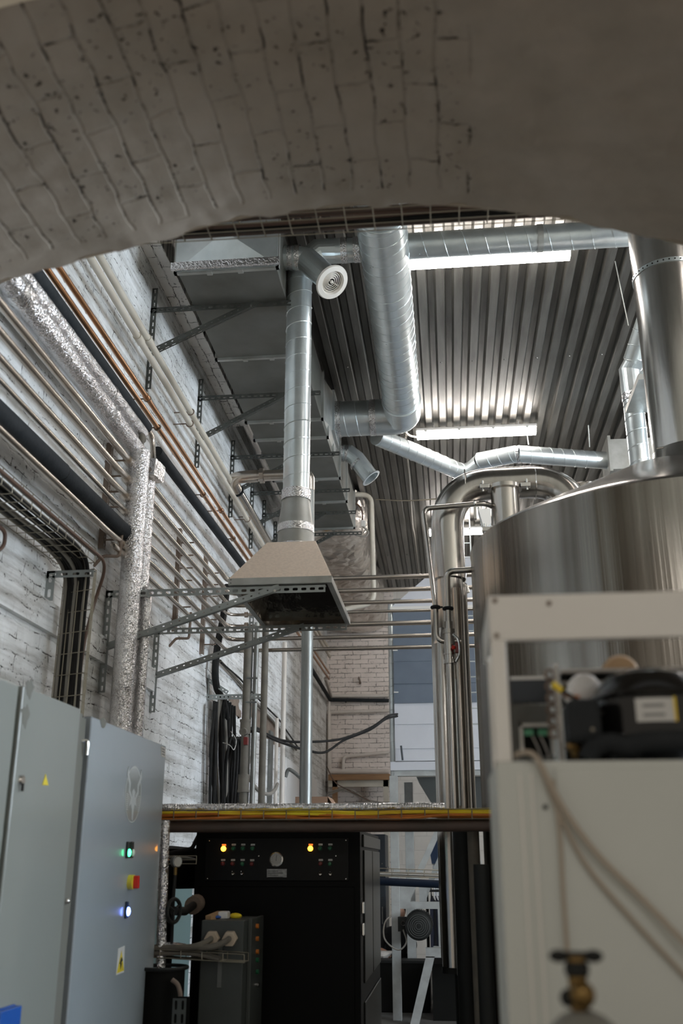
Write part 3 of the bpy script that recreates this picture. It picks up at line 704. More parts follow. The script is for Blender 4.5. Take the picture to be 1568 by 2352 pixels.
# ================================================================ far end of the hall
t = thing('insulated_duct', 'wide duct wrapped in crumpled silver insulation at the far left corner', 'duct', (-1.45,14,5))
def foilduct():
    mb = MB(); sec = []; m = 28; n = 26; rs = random.Random(9)
    for i in range(m+1):
        s_ = i/m; y = 11.55+s_*4.9; zc_ = 5.78-.22*s_; hw = .46+.03*math.sin(s_*19); hh = .40-.03*s_+.02*math.sin(s_*31)
        if i == 0: hw *= .9; hh *= .9
        row = []
        for j in range(n):
            a = 2*pi*j/n; c_, s2 = math.cos(a), math.sin(a); k = (abs(c_)**3.2+abs(s2)**3.2)**(-1/3.2)
            q = 1+rs.uniform(-.03,.03)
            row.append((-1.43+hw*k*c_*q, y, min(zc_+hh*k*s2*q, 5.92)))
        sec += row
    mb.add(sec, [(i*n+j,i*n+(j+1)%n,(i+1)*n+(j+1)%n,(i+1)*n+j) for i in range(m) for j in range(n)]+[tuple(range(n-1,-1,-1)), tuple(m*n+j for j in range(n))])
    return mb
foilduct().build('foil_jacket','foil_big',t,smooth=True,flat=60)
MB().tube([(-1.85,11.52,5.56),(-1.4,11.50,5.40),(-1.05,11.5,5.48)],.03,8).build('torn_edge','fan_tan',t,smooth=True)
pipe('tan_pipe','cream_paint','tan painted pipe bending down in front of the silver insulated duct','pipe',[(-1.35,11.35,5.80),(-.835,11.35,5.77),(-.815,11.35,4.42),(-1.25,11.35,4.33)],.031,.12)
t = thing('junction_box', 'small white junction box with looped cables beside the insulated duct', 'junction box', W(834,1200,y=11.3))
c = W(834,1200,y=11.3); MB().box(c.x-.025,c.x+.025,c.y,c.y+.03,c.z-.05,c.z+.03).build('box','off_white',t,bevel=.003)
MB().tube(curve([W(834,1210,y=11.3),W(845,1222,y=11.3),W(838,1232,y=11.3),W(815,1228,y=11.3)]),.012,8).build('cable','grey_cable',t,smooth=True)
MB().tube(curve([W(833,1194,y=11.3),W(830,1172,y=11.3),W(822,1160,y=11.3),W(806,1152,y=11.3)]),.010,8).build('cable','brown_cable',t,smooth=True)
for k, (a, b_, who) in enumerate(((W(830,1106,y=11.6),W(1010,1098,y=11.6),'upper'),(W(862,1147,y=11.6),W(1005,1146,y=11.6),'lower'))):
    m_ = (a+b_)/2-V((0,0,.02)); pipe('roof_wire','wire',f'{who} of two thin wires strung across under the far roof','wire',curve([a,m_,b_]),.008,0)
t = thing('roof_cable', 'pale cable running along the roof to the farthest lamp', 'cable', (-.2,12,5.85))
MB().tube(curve([W(936,998,z=5.88),W(930,1010,z=5.88),W(940,1100,z=5.88),W(946,1200,z=5.88),W(952,1235,z=5.86),W(962,1320,z=5.88)]),.013,8).build('cable','grey_cable',t,smooth=True)
MB().tube(curve([W(930,990,z=5.86),W(940,1000,z=5.84),W(956,1004,z=5.83)]),.010,8).build('cable_end','cream_paint',t,smooth=True)
# fixtures on the back wall
def bw(px, py): return W(px, py, y=YB-.06)
pipe('white_pipe','white_pipe','white painted pipe crossing the back wall above a black one','pipe',[(-1.9,15.6,4.29),(-1.92,YB-.05,bw(770,1598).z),bw(893,1598)],.03,.05)
pipe('black_pipe','rubber_foam','black pipe crossing the back wall right under a white one','pipe',[(-1.90,13.5,4.15),(-1.93,YB-.09,bw(770,1608).z),bw(893,1609)],.030,.05)
pipe('white_pipe','white_pipe','white painted pipe with a clamp across the middle of the back wall','pipe',[(-1.93,YB-.05,2.6),bw(756,1636),bw(893,1632)],.028,.06)
pipe('white_pipe','white_pipe','thick white painted pipe along the back wall just above the wooden shelf','pipe',[(-1.95,YB-.06,bw(756,1772).z),bw(893,1772)],.040,0)
pipe('white_pipe','white_pipe','white pipe rising from the lowest back wall pipe and bending right','pipe',[bw(788,1768),bw(788,1738),bw(893,1728)],.028,.08)
pipe('white_pipe','white_pipe','thin white upright pipe in the far left corner','pipe',[(-1.95,YB-.1,4.1),(-1.95,YB-.1,2.1)],.022,0)
t = thing('wall_hook', 'small metal eye fixed to the back wall', 'hook', bw(826,1562))
c = bw(826,1562); MB().ring(c,(1,0,.3),.05,.012,16,6).build('eye','rust',t,smooth=True); MB().cyl(c+V((0,.1,-.05)),c+V((0,0,-.05)),.01,8).build('stud','rust',t)
t = thing('wooden_shelf', 'wooden shelf on a pale frame against the back wall', 'shelf', (-1.4,16.3,0))
zs = W(800,1785,y=16.2).z
MB().box(-1.9,-.93,16.0,16.5,zs-.06,zs+.03).build('board','wood',t,bevel=.004)
MB().box(-1.9,-.93,16.05,16.1,zs-.16,zs-.06).build('rail','cream_paint',t)
for x in (-1.80,-1.0): MB().box(x-.04,x+.04,16.05,16.13,0,zs-.06).build('leg','cream_paint' if x > -1.5 else 'wood',t)
for k,(a,b_,c_,d_) in enumerate((((752,1820),(800,1812),(850,1842),(893,1843)),((754,1826),(790,1815),(840,1836),(893,1847)))):
    pipe('slack_cable','grey_cable',('upper' if k==0 else 'lower')+' of the two slack cables hanging below the wooden shelf','cable',curve([W(*q_,y=15.9) for q_ in (a,b_,c_,d_)]),.012,0)
pipe('thin_cord','brown_cable','thin brown cord hanging from the corner past the wooden shelf','cable',curve([W(750,1760,y=15.6),W(768,1795,y=15.6),W(800,1815,y=15.6),W(850,1840,y=15.6)]),.009,0)
# upright spiral duct by the back wall
t = thing('spiral_duct', 'slim upright spiral duct in front of the far wall, left of the blue hopper', 'duct', (-.85,13,2.4))
p = W(897,1786,y=13); q = W(905,1400,y=13); xm = (p.x+q.x)/2
spiral(t, [(xm,13,p.z),(xm,13,q.z)], .046, .1, n=16)
MB().tube(rnd([(xm,13,q.z-.02),(xm,13,q.z+.10),(xm+.3,13,q.z+.10)],.08),.047,16).build('elbow','galvanised',t,smooth=True)
# dusty uprights by the left wall
def up(px0,py0,px1,py1,y,r,name,m,label,top=None,n=14):
    a = W(px0,py0,y=y); b_ = W(px1,py1,y=y); x = (a.x+b_.x)/2
    t = thing(name,label,'pipe',(x,y,0)); MB().cyl((x,y,0),(x,y,top or a.z),r,n).build('tube',m,t,smooth=True); return t, x
t, x = up(572,1440,556,1850,8.2,.032,'dusty_pipe','dusty_pipe','thick dusty upright pipe with bulky fittings and a red valve',3.42)
for z0, z1, r in ((2.56,2.66,.044),(2.66,2.68,.048),(2.12,2.24,.046),(2.10,2.12,.050),(1.96,2.02,.048)):
    z0, z1 = z0-.02, z1-.02
    MB().cyl((x,8.2,z0),(x,8.2,z1),r,16).build('fitting','dusty_pipe',t,smooth=True)
MB().tube([(x,8.2,1.93),(x-.07,8.16,1.86)],.038,14).build('strainer','dusty_pipe',t,smooth=True)
MB().cyl((x,8.16,2.56),(x,8.10,2.55),.030,12).build('cap','dusty_pipe',t,smooth=True)
c = W(566,1703,y=8.15); MB().box(c.x-.015,c.x+.015,8.1,8.16,c.z-.03,c.z+.03).build('valve_handle','dark_red',t)
for z in (2.80,3.0): MB().tube([(x,8.17,z),(x+.09,8.19,z)],.008,6).build('clamp','dusty_grey',t)
up(606,1480,603,1850,8.2,.028,'dusty_pipe','dusty_pipe','slimmer dusty upright pipe held at the end of the small low bracket',3.42)
MB()
t, x2 = up(593,1440,575,1850,8.3,.022,'grey_pipe','galvanised_dull','grey upright pipe just behind the thick dusty pipe',3.5)
t = thing('slotted_post', 'slotted steel post between the dusty upright pipes', 'post', (x2-.06,8.3,0))
MB().perf((x2-.07,8.3,0),(x2-.07,8.3,3.7),(1,0,0),.042).build('face','strut',t,solid=.003); MB().box(x2-.072,x2-.069,8.3,8.34,0,3.7).build('side','strut',t)
up(653,1600,645,1850,9.6,.024,'white_pipe','white_pipe','white upright pipe leaning clear of the wall, left of the bare steel drop pipe',3.6)
up(637,1690,630,1850,9.9,.018,'white_pipe','white_pipe','thin white upright pipe near the grey cable duct on the wall',2.9)
t = thing('cable_duct', 'grey upright cable duct strip fixed on the left wall', 'cable duct', (-1.98,10.4,0))
a = W(625,1690,x=-1.97); MB().box(L+.002,L+.03,a.y-.09,a.y+.09,0,a.z+.05).build('strip','dusty_grey',t,bevel=.004)
# broken plaster patches
def patch(pts, name, label, m='rust'):
    mb = MB(); P = []; rs = random.Random(len(pts))
    for i in range(len(pts)):
        a, b_ = pts[i], pts[(i+1)%len(pts)]
        for k in range(6):
            u = k/6; P.append(W(a[0]+(b_[0]-a[0])*u+rs.uniform(-3,3), a[1]+(b_[1]-a[1])*u+rs.uniform(-3,3), x=L))
    mb.prism([p_-V((.01,0,0)) for p_ in P],(.014,0,0)); o = mb.build('trim_4',m); struct(o,label)
patch([(577,1618),(610,1640),(640,1675),(655,1700),(650,1722),(615,1700),(580,1668)],'p','ragged patch of bare brown masonry on the left wall','rust')
patch([(520,1596),(548,1603),(552,1650),(540,1640),(530,1620)],'p','rough scar in the plaster above the black cable bundle','rust')
# groove cable down the wall
pipe('groove_cable','dusty_pipe','grey cable run slanting down the left wall toward the far corner','cable',[W(*q_,x=-1.97) for q_ in ((505,1518),(545,1562),(585,1612),(625,1655),(680,1722))],.014,0)
pipe('groove_cable','black_cable','black cable run slanting down the left wall beside a grey one','cable',[W(*q_,x=-1.96) for q_ in ((508,1522),(550,1558),(590,1602),(640,1652),(685,1718))],.009,0)
# black cable bundle
t = thing('cable_bundle', 'thick bundle of black and grey cables hanging down the left wall', 'cable bundle', (-1.9,8.2,1.8))
rs = random.Random(12)
MB().tube(curve([W(522,1345,x=-1.93),W(512,1420,x=-1.93),W(500,1480,x=-1.93),W(494,1540,x=-1.92),W(498,1580,x=-1.92),W(512,1610,x=-1.91),W(520,1650,x=-1.9)]),.030,10).build('cable','black_cable',t,smooth=True)
for k in range(20):
    u = k/19; a = W(484+u*45,1600+abs(u-.4)*40,x=-1.93); b_ = W(480+u*62,1860,x=-1.93); mid = a.lerp(b_,.5)
    jx = rs.uniform(-.02,.035); jy = rs.uniform(-.03,.03)
    MB().tube(curve([a+V((rs.uniform(0,.05),0,0)),mid+V((jx,jy,0)),b_+V((rs.uniform(0,.05),0,-.1)),V((b_.x+.02,b_.y,1.5))]),rs.choice([.012,.015,.018]),8).build('cable','grey_cable' if k in (4,5,11) else 'black_cable',t,smooth=True)
for k in range(5):
    a = W(520+k*7,1695,x=-1.9); 
    MB().tube(curve([a+V((0,0,-.55)),a+V((0,.02,-.2)),a+V((.03,.03,.0)),a+V((.05,.12,-.1)),a+V((.03,.14,-.6))]),.014,8).build('cable','black_cable',t,smooth=True)
MB().tube(curve([W(512,1706,x=-1.84),W(528,1712,x=-1.84),W(537,1722,x=-1.84),W(542,1700,x=-1.84),W(530,1680,x=-1.84)]),.004,6).build('tie_string','off_white',t,smooth=True)
# hoses
for k, (pts_, who) in enumerate(((((562,1682),(585,1671),(610,1685),(650,1701),(700,1704),(780,1698),(850,1672),(890,1645),(912,1640)),'upper'),(((562,1686),(590,1678),(625,1697),(660,1710),(700,1722),(745,1728),(790,1700),(850,1676),(885,1652),(912,1645)),'lower'))):
    n_ = len(pts_); pipe('rubber_hose','black_cable',f'{who} of the two long black hoses slung across in front of the back wall','hose',curve([W(*q_,y=8.15+3.2*i/(n_-1)) for i,q_ in enumerate(pts_)]),.012,0)
pipe('grey_hose','grey_cable','short drooping grey hose behind the slim dusty pipe','hose',curve([W(566,1715,y=8.4),W(571,1745,y=8.4),W(567,1775,y=8.4),W(590,1812,y=8.5),W(615,1824,y=8.8),W(630,1815,y=9.2),W(637,1801,y=9.6)]),.016,0)
pipe('grey_hose','dusty_grey','ragged grey pipe elbow leaning on the white boxing near the corner','hose',curve([W(655,1785,y=9.8),W(662,1768,y=9.8),W(674,1773,y=9.8),W(690,1787,y=9.8)]),.018,0)
t = thing('pipe_boxing', 'low white boxed-in section on the left wall', 'boxing', (-1.9,12,0))
a = W(655,1735,x=-1.93); b_ = W(725,1790,x=-1.93)
MB().hexa([(L+.001,a.y,0),(L+.09,a.y,0),(L+.09,b_.y,0),(L+.001,b_.y,0)],[(L+.001,a.y,a.z),(L+.09,a.y,a.z-.03),(L+.09,b_.y,b_.z-.03),(L+.001,b_.y,b_.z)]).build('board','white_plastic',t)
t = thing('storage_rack', 'low dusty steel rack hidden behind the yellow cable tray', 'rack', (-1.2,9,0))
MB().box(-1.5,-.85,8.75,9.35,1.84,1.88).build('top_board','dusty_grey',t)
for x in (-1.48,-.90):
    for y in (8.77,9.31): MB().box(x,x+.03,y,y+.03,0,1.84).build('leg','dusty_grey',t)
t = thing('cardboard_box', 'open brown cardboard box behind the bare steel pipe', 'box', (-1.2,9,1.88))
a = W(678,1830,y=8.8); b_ = W(752,1828,y=8.8)
MB().box(a.x,b_.x,8.8,9.2,1.88,a.z).build('body','cardboard',t)
MB().add([(b_.x,8.8,a.z),(b_.x,9.2,a.z),(b_.x+.07,9.2,a.z-.1),(b_.x+.07,8.8,a.z-.1)],[(0,1,2,3)]).build('flap','cardboard',t,solid=.004)

# ================================================================ blue and white hopper on its frame
Yh = 11.5
def hw(px, py, d=0): return W(px, py, y=Yh+d)
t = thing('grain_hopper', 'tall square hopper with a slate-blue upper panel and ribbed pale lower panel', 'hopper', (0,Yh,2.5))
xl = hw(905,1600).x; z_b = hw(905,1748).z; z_m = hw(950,1615).z; z_t = hw(905,1402).z
mb = MB(); zz = z_b; k = 0
while zz < z_m-.01:
    mb.box(xl,1.4,Yh-(0.012 if k%2 else 0),Yh+1.3,zz,min(zz+.135,z_m)); zz += .135; k += 1
mb.build('lower_panel','pale_panel',t)
mb = MB(); zz = z_m; k = 0
for h, d in ((.12,-.01),(.10,0),(.14,-.01),(.12,0),(z_t-z_m-.48,-.006)):
    mb.box(xl,1.4,Yh-.012+d,Yh+1.3,zz,zz+h); zz += h
mb.build('upper_panel','blue_fabric',t)
zz = z_t; ap = hw(985,1323)
MB().prism([(xl-.03,Yh-.03,zz+.02),(ap.x+.25,Yh-.03,ap.z+.22),(ap.x+.9,Yh-.03,ap.z+.22),(1.4,Yh-.03,zz+.02)],(0,1.3,0)).build('lid','pale_panel',t)
MB().box(xl-.03,1.43,Yh-.035,Yh-.005,zz-.0,zz+.035).build('lid_edge','off_white',t)
for z in (hw(905,1495).z,hw(905,1591).z): MB().box(xl-.005,xl+.05,Yh-.035,Yh-.02,z-.006,z+.006).build('latch','off_white',t)
c = hw(925,1737); MB().cyl((c.x,Yh-.08,z_b),(c.x-.015,Yh-.08,z_b+.16),.011,8).build('pin','slate_paint',t)
t = thing('hopper_frame', 'grey painted steel frame with braces standing under the hopper', 'frame', (0,Yh,0))
zt = hw(905,1750).z-.004; z1 = hw(900,1783).z
MB().box(hw(897,1760).x,1.5,Yh-.05,Yh+.05,z1+.06,zt).build('top_beam','pale_panel',t)
MB().box(hw(905,1770).x,1.5,Yh-.03,Yh+.06,z1,z1+.06).build('top_beam','frame_paint',t)
xa, xb = hw(896,1900).x, hw(915,1900).x
MB().box(xa,xb,Yh-.04,Yh+.06,0,z1).build('leg','frame_paint',t,bevel=.004)
MB().box(xb+.03,xb+.13,Yh+.9,Yh+1.0,0,z1).build('leg','frame_paint',t,bevel=.004)
for y in (Yh,Yh+.9): MB().box(1.3,1.4,y,y+.1,0,z1).build('leg','frame_paint',t)
a = hw(936,2070); b_ = hw(1016,1880)
MB().hexa([(a.x-.05,Yh+.02,a.z),(a.x+.02,Yh+.02,a.z),(a.x+.02,Yh+.06,a.z),(a.x-.05,Yh+.06,a.z)],[(b_.x+.05,Yh+.02,b_.z+.15),(b_.x+.12,Yh+.02,b_.z+.15),(b_.x+.12,Yh+.06,b_.z+.15),(b_.x+.05,Yh+.06,b_.z+.15)]).build('brace','frame_paint',t)
MB().hexa([(a.x+.11,Yh+.8,a.z),(a.x+.18,Yh+.8,a.z),(a.x+.18,Yh+.84,a.z),(a.x+.11,Yh+.84,a.z)],[(b_.x+.2,Yh+.8,b_.z+.17),(b_.x+.27,Yh+.8,b_.z+.17),(b_.x+.27,Yh+.84,b_.z+.17),(b_.x+.2,Yh+.84,b_.z+.17)]).build('brace','frame_paint',t)
zc_ = hw(950,2078).z
MB().box(xb,1.3,Yh-.03,Yh+.05,zc_-.04,zc_+.03).build('cross_beam','frame_paint',t)
MB().box(xb+.0,hw(943,2070).x,Yh-.02,Yh,zc_,zc_+.22).build('gusset','frame_paint',t)
MB().box(hw(958,2070).x,hw(976,2070).x,Yh+.7,Yh+.72,zc_,zc_+.24).build('gusset','frame_paint',t)
a = hw(945,1790); b_ = hw(990,1852)
MB().hexa([(a.x+.05,Yh+.1,z1),(1.2,Yh+.1,z1),(1.2,Yh+1.0,z1),(a.x+.05,Yh+1.0,z1)],[(b_.x+.06,Yh+.4,b_.z-.05),(.5,Yh+.4,b_.z-.05),(.5,Yh+.7,b_.z-.05),(b_.x+.06,Yh+.7,b_.z-.05)]).build('chute','hopper_paint',t)
# lower stand with inclined leg
xs = hw(1006,2120).x
MB().box(xs,xs+.1,Yh-.04,Yh+.0,hw(1010,2178).z,zc_-.04).build('hanger_leg','frame_paint',t)
MB().box(hw(995,2180).x,1.3,Yh-.05,Yh+.04,hw(995,2185).z,hw(995,2178).z+.02).build('cross_beam','frame_paint',t)
t = thing('motor_stand', 'pale A-shaped steel stand with an inclined leg at the bottom of the frame', 'stand', (-.3,Yh-.3,0))
a = W(978,2196,y=11.2); b_ = W(942,2352,y=11.2); dz = a.z/(a.z-b_.z)
f0 = a.lerp(b_, dz)
MB().hexa([(f0.x,11.15,0),(f0.x+.09,11.15,0),(f0.x+.09,11.25,0),(f0.x,11.25,0)],[(a.x,11.15,a.z),(a.x+.09,11.15,a.z),(a.x+.09,11.25,a.z),(a.x,11.25,a.z)]).build('leg','frame_paint',t)
MB().box(a.x,1.2,11.15,11.25,a.z-.01,a.z+.08).build('top_rail','frame_paint',t)
MB().box(1.1,1.2,11.15,11.25,0,a.z).build('leg','frame_paint',t)
MB().box(a.x+.05,1.15,11.5,12.2,0,a.z-.1).build('black_infill','dark_gap',t)  # black box added to keep the floor below the stand dark
t = thing('electric_motor', 'dark round electric motor with a toothed rim below the frame beam', 'motor', (-.25,11.3,.85))
c = W(962,2126,y=11.2); R_ = .140
MB().lathe([(0,-.02),(R_*.55,-.02),(R_*.9,-.005),(R_,.02),(R_,.3),(R_*.6,.36),(0,.36)], (c.x,11.1,c.z), (0,1,0), 32).build('body','motor_dark',t,smooth=True)
mb = MB()
for k in range(26):
    a_ = pi*k/25; mb.box(c.x+math.cos(a_)*R_-.004,c.x+math.cos(a_)*R_+.004,11.12,11.4,c.z+math.sin(a_)*R_-.004,c.z+math.sin(a_)*R_+.016)
mb.build('cooling_fins','motor_dark',t)
mb = MB()
for r_ in (.03,.05,.07,.09,.11): mb.ring((c.x,11.078,c.z),(0,1,0),r_,.002,24,4)
mb.build('fan_grille','hopper_paint',t)
c2 = W(926,2120,y=11.25); MB().box(c2.x-.055,c2.x+.055,11.2,11.3,c2.z-.08,c2.z+.06).build('terminal_box','motor_dark',t)
MB().ring((c2.x,11.195,c2.z),(0,1,0),.022,.005,18,6).build('ring_gland','chrome',t)
MB().tube(curve([(c2.x,11.2,c2.z-.06),(c2.x+.03,11.2,c2.z-.18),(c2.x-.06,11.25,c2.z-.26),(c2.x-.2,11.3,c2.z-.16),(c2.x-.2,11.4,c2.z+.0),(c2.x-.1,11.5,c2.z+.08)]),.008,8).build('cable','grey_cable',t,smooth=True)
t = thing('wall_poster', 'navy blue banner with white letters mi hung behind the frame', 'banner', (.05,13,1.3))
a = W(987,1962,y=13); b_ = W(1005,1912,y=13); zb_ = a.z-.05
MB().prism([(a.x,13,a.z+.02),(a.x+.02,13,zb_-.06),(a.x+.5,13,zb_-.1),(a.x+.5,13,b_.z),(b_.x,13,b_.z),(a.x+.03,13,b_.z-.22)],(0,.02,0)).build('sheet','navy',t)
def text(s_, loc, size, m, parent, rot=(pi/2,0,0), ext=.001, name='lettering', align='LEFT'):
    cu = bpy.data.curves.new(name,'FONT'); cu.body = s_; cu.size = size; cu.extrude = ext; cu.align_x = align
    tmp = bpy.data.objects.new(name, cu); COL.objects.link(tmp); bpy.context.view_layer.update()
    me = bpy.data.meshes.new_from_object(tmp.evaluated_get(bpy.context.evaluated_depsgraph_get())); bpy.data.objects.remove(tmp)
    o = bpy.data.objects.new(name, me); COL.objects.link(o); me.materials.clear(); me.materials.append(M(m))
    b0 = LOC[parent.name] if parent else V((0,0,0)); o.parent = parent; o.location = V(loc)-b0; o.rotation_euler = rot; LOC[o.name] = b0
    return o
c = W(1003,1923,y=12.99); text('mi', (c.x,12.99,c.z), .095, 'off_white', t)
t = thing('storage_bin', 'pale grey lidded bin below the navy banner', 'bin', (.1,13.3,0))
a = W(991,1976,y=13.1)
MB().box(a.x+.01,a.x+.6,13.1,13.5,.9,a.z-.05).build('body','pale_panel',t,bevel=.01); MB().box(a.x,a.x+.62,13.08,13.52,a.z-.05,a.z).build('lid','off_white',t,bevel=.01)
MB().box(a.x+.02,a.x+.6,13.12,13.5,0,.9).build('stand','frame_paint',t)
# coat rack
t = thing('clothes_rack', 'dark rail crowded with clothes hangers behind the frame', 'clothes rack', (0,12.6,0))
zr = W(995,2046,y=12.6).z; xr = W(980,2046,y=12.6).x
MB().cyl((xr,12.6,zr),(1.0,12.6,zr),.014,10).build('rail','black_cable',t,smooth=True)
for x in (xr,1.0): MB().cyl((x,12.6,0),(x,12.6,zr+.02),.018,10).build('post','black_cable',t,smooth=True)
for k in range(11):
    x = xr+.05+k*.035
    h = thing('clothes_hanger', 'white plastic clothes hanger carrying dark clothes on the rack' if k%3 else 'black plastic clothes hanger on the rack', 'hanger', (x,12.6,zr-.2), 'hangers on the clothes rack')
    mb = MB().tube(curve([(x,12.585,zr+.02),(x,12.6,zr+.03),(x,12.62,zr+.01),(x,12.6,zr-.03),(x+.005,12.6,zr-.05)]),.006,6)
    mb.tube([(x,12.6,zr-.05),(x+.02,12.38,zr-.15),(x+.02,12.82,zr-.15),(x,12.6,zr-.05)],.008,6)
    mb.build('frame','white_plastic' if k%3 else 'black_cable',h,smooth=True)
    g = MB().add([(x-.015,12.36,zr-.15),(x+.03,12.36,zr-.15),(x+.02,12.6,zr-.055),(x-.005,12.6,zr-.055),(x-.015,12.84,zr-.15),(x+.03,12.84,zr-.15),
        (x-.02,12.34,zr-.8),(x+.035,12.34,zr-.8),(x+.03,12.84,zr-.8),(x-.02,12.84,zr-.8)],[(0,1,2,3),(3,2,5,4),(0,6,7,1),(4,5,8,9),(0,3,4,9,6),(1,7,8,5,2),(6,9,8,7)])
    single(g,'garment',('navy_cloth','black_cloth')[k%2],'dark garment hanging on the clothes rack behind the frame','garment','garments on the clothes rack')
# slate locker behind
t = thing('steel_locker', 'dark slate steel locker seen right of the black machine', 'locker', (-1.0,13.2,0))
a = W(884,1916,y=13.2)
MB().box(a.x-.7,a.x,13.2,13.8,.06,a.z).build('body','slate_paint',t,bevel=.005)
MB().box(a.x-.68,a.x-.10,13.17,13.2,.12,a.z-.06).build('door','slate_paint',t,bevel=.004)
for z in (a.z-.35,a.z-.75): MB().cyl((a.x-.04,13.18,z),(a.x-.04,13.16,z),.008,8).build('bolt','chrome',t)
MB().box(a.x-.02,a.x+.01,13.25,13.75,a.z-.42,a.z-.39).build('side_rail','slate_paint',t)
MB().box(a.x-.05,a.x-.035,13.15,13.17,a.z-1.05,a.z-.85).build('handle','chrome',t)
# second tray, low right
t = thing('cable_tray', 'low wire cable tray with a blue hose under it beside the black machine', 'cable tray', (0,7.4,1.4))
a = W(862,2000,y=7.5); b_ = W(1018,2008,y=7.5)
basket(t,(a.x-.1,7.4,a.z-.03),(b_.x+.2,7.4,b_.z-.03),(0,1,0),(0,0,1),.15,.05)
for k in range(5): MB().tube(curve([(a.x-.1,7.42+k*.025,a.z-.02),((a.x+b_.x)/2,7.42+k*.026,(a.z+b_.z)/2-.015+.01*(k%2)),(b_.x+.2,7.42+k*.025,b_.z-.02)]),.008,7).build('cable','grey_cable' if k%2 else 'off_white',t,smooth=True)
MB().tube([(a.x-.1,7.46,a.z-.065),(b_.x+.2,7.46,b_.z-.075)],.026,12).build('blue_hose','navy',t,smooth=True)

# ================================================================ person behind the frame
def person():
    px = W(884,2140,y=12.9).x; y = 12.9
    t = thing('person', 'person in a black shirt sitting low behind the grey frame', 'person', (px,y,0))
    sh = W(880,2140,y=y); el = W(871,2183,y=y); hd = W(902,2088,y=y)
    J = {0:(px+.14,y+.1,.42),1:(px+.14,y+.05,.62),2:(px+.15,y,sh.z-.02),3:(px+.16,y-.02,sh.z+.07),
         5:(sh.x+.03,y,sh.z-.03),6:(el.x+.01,y-.03,el.z+.06),7:(el.x+.01,y-.05,el.z),8:(el.x+.10,y-.24,el.z-.02),
         9:(px+.30,y,sh.z-.03),10:(px+.34,y-.03,el.z+.04),11:(px+.28,y-.25,el.z-.02),
         12:(px+.05,y+.02,.40),13:(px+.02,y-.40,.42),14:(px+.02,y-.42,.06),15:(px+.02,y-.55,.03),
         16:(px+.24,y+.02,.40),17:(px+.28,y-.40,.42),18:(px+.28,y-.42,.06),19:(px+.28,y-.55,.03)}
    ks = list(J); ix = {k:i for i,k in enumerate(ks)}
    Ed = [(0,1),(1,2),(2,3),(2,5),(5,6),(6,7),(7,8),(2,9),(9,10),(10,11),(0,12),(12,13),(13,14),(14,15),(0,16),(16,17),(17,18),(18,19)]
    Rd = {0:.13,1:.12,2:.13,3:.05,5:.07,6:.055,7:.045,8:.03,9:.07,10:.05,11:.03,12:.085,13:.06,14:.045,15:.04,16:.085,17:.06,18:.045,19:.04}
    b0 = LOC[t.name]
    me = bpy.data.meshes.new('body'); me.from_pydata([tuple(V(J[k])-b0) for k in ks],[(ix[a],ix[b]) for a,b in Ed],[]); me.update()
    o = bpy.data.objects.new('body', me); COL.objects.link(o); o.parent = t; me.materials.append(M('black_cloth'))
    o.modifiers.new('skin','SKIN'); s_ = o.modifiers.new('sub','SUBSURF'); s_.levels = s_.render_levels = 2
    for k in ks: me.skin_vertices[0].data[ix[k]].radius = (Rd[k],Rd[k])
    me.skin_vertices[0].data[0].use_root = True
    LOC[o.name] = b0
    c = V((px+.17,y-.03,sh.z+.22))
    MB().ball(c,.10,20,.78,.95,1.18).build('head','skin',t,smooth=True)
    MB().ball(c+V((0,.02,.025)),.105,20,.80,.95,1.12).build('hair','hair',t,smooth=True)
    MB().ball(c+V((0,-.1,-.01)),.016,8,.7,1,1.2).build('nose','skin',t,smooth=True)
    MB().tube([V(J[3])-V((0,0,.05)),c-V((0,0,.06))],.05,12).build('neck','skin',t,smooth=True)
    MB().tube([V(J[6])+V((0,0,.0)),V(J[7]),V(J[8])],.040,12).build('forearm','skin',t,smooth=True)
    h = V(J[8]); MB().ball(h+V((0,-.04,0)),.04,12,.95,1.1,.5).build('palm','skin',t,smooth=True)
    for k in range(4): MB().tube(curve([h+V((-.027+.018*k,-.07,0)),h+V((-.027+.018*k,-.105,-.008)),h+V((-.025+.017*k,-.125-.004*(k in (1,2)),-.03))],3),.008,7).build('finger','skin',t,smooth=True)
    MB().tube(curve([h+V((.03,-.03,0)),h+V((.05,-.06,-.01)),h+V((.045,-.085,-.025))],3),.009,7).build('thumb','skin',t,smooth=True)
    # white cloth on the lap, a thing of its own
    a = W(868,2184,y=y-.35); b_ = W(896,2182,y=y-.35)
    mb = MB(); n = 9; vs = []
    for j in range(5):
        for i in range(n): 
            u = i/(n-1); drop = (.05+.055*math.sin(u*5+.6))*j/4
            vs.append((a.x+u*.26, y-.36-.05*math.sin(j*.8)+.012*math.sin(u*17), a.z-drop))
    mb.add(vs,[(j*n+i,j*n+i+1,(j+1)*n+i+1,(j+1)*n+i) for j in range(4) for i in range(n-1)])
    single(mb,'folded_cloth','white_cloth','crumpled white cloth held on the lap of the seated person','cloth',smooth=True,solid=.012)
    st = thing('low_stool', 'dark low stool under the seated person', 'stool', (px+.14,y+.1,0))
    MB().cyl((px+.14,y+.1,.27),(px+.14,y+.1,.30),.17,20).build('seat','dark_gap',st)
    for sx in (-1,1):
        for sy in (-1,1): MB().cyl((px+.14+sx*.12,y+.1+sy*.12,0),(px+.14+sx*.10,y+.1+sy*.10,.27),.012,8).build('leg','dark_gap',st)
person()

t = thing('dark_infill', 'added low dark crate under the bench left of the grey frame leg', 'infill', (-.75,12.1,0))  # dark mass added to hide the bright floor here
a = W(850,2206,y=12.1); c = W(898,2206,y=12.1); MB().box(a.x,c.x+.42,12.05,12.35,0,a.z).build('body','dark_gap',t,bevel=.01); MB().box(a.x-.01,c.x+.43,12.04,12.36,a.z-.02,a.z+.005).build('rim','motor_dark',t)

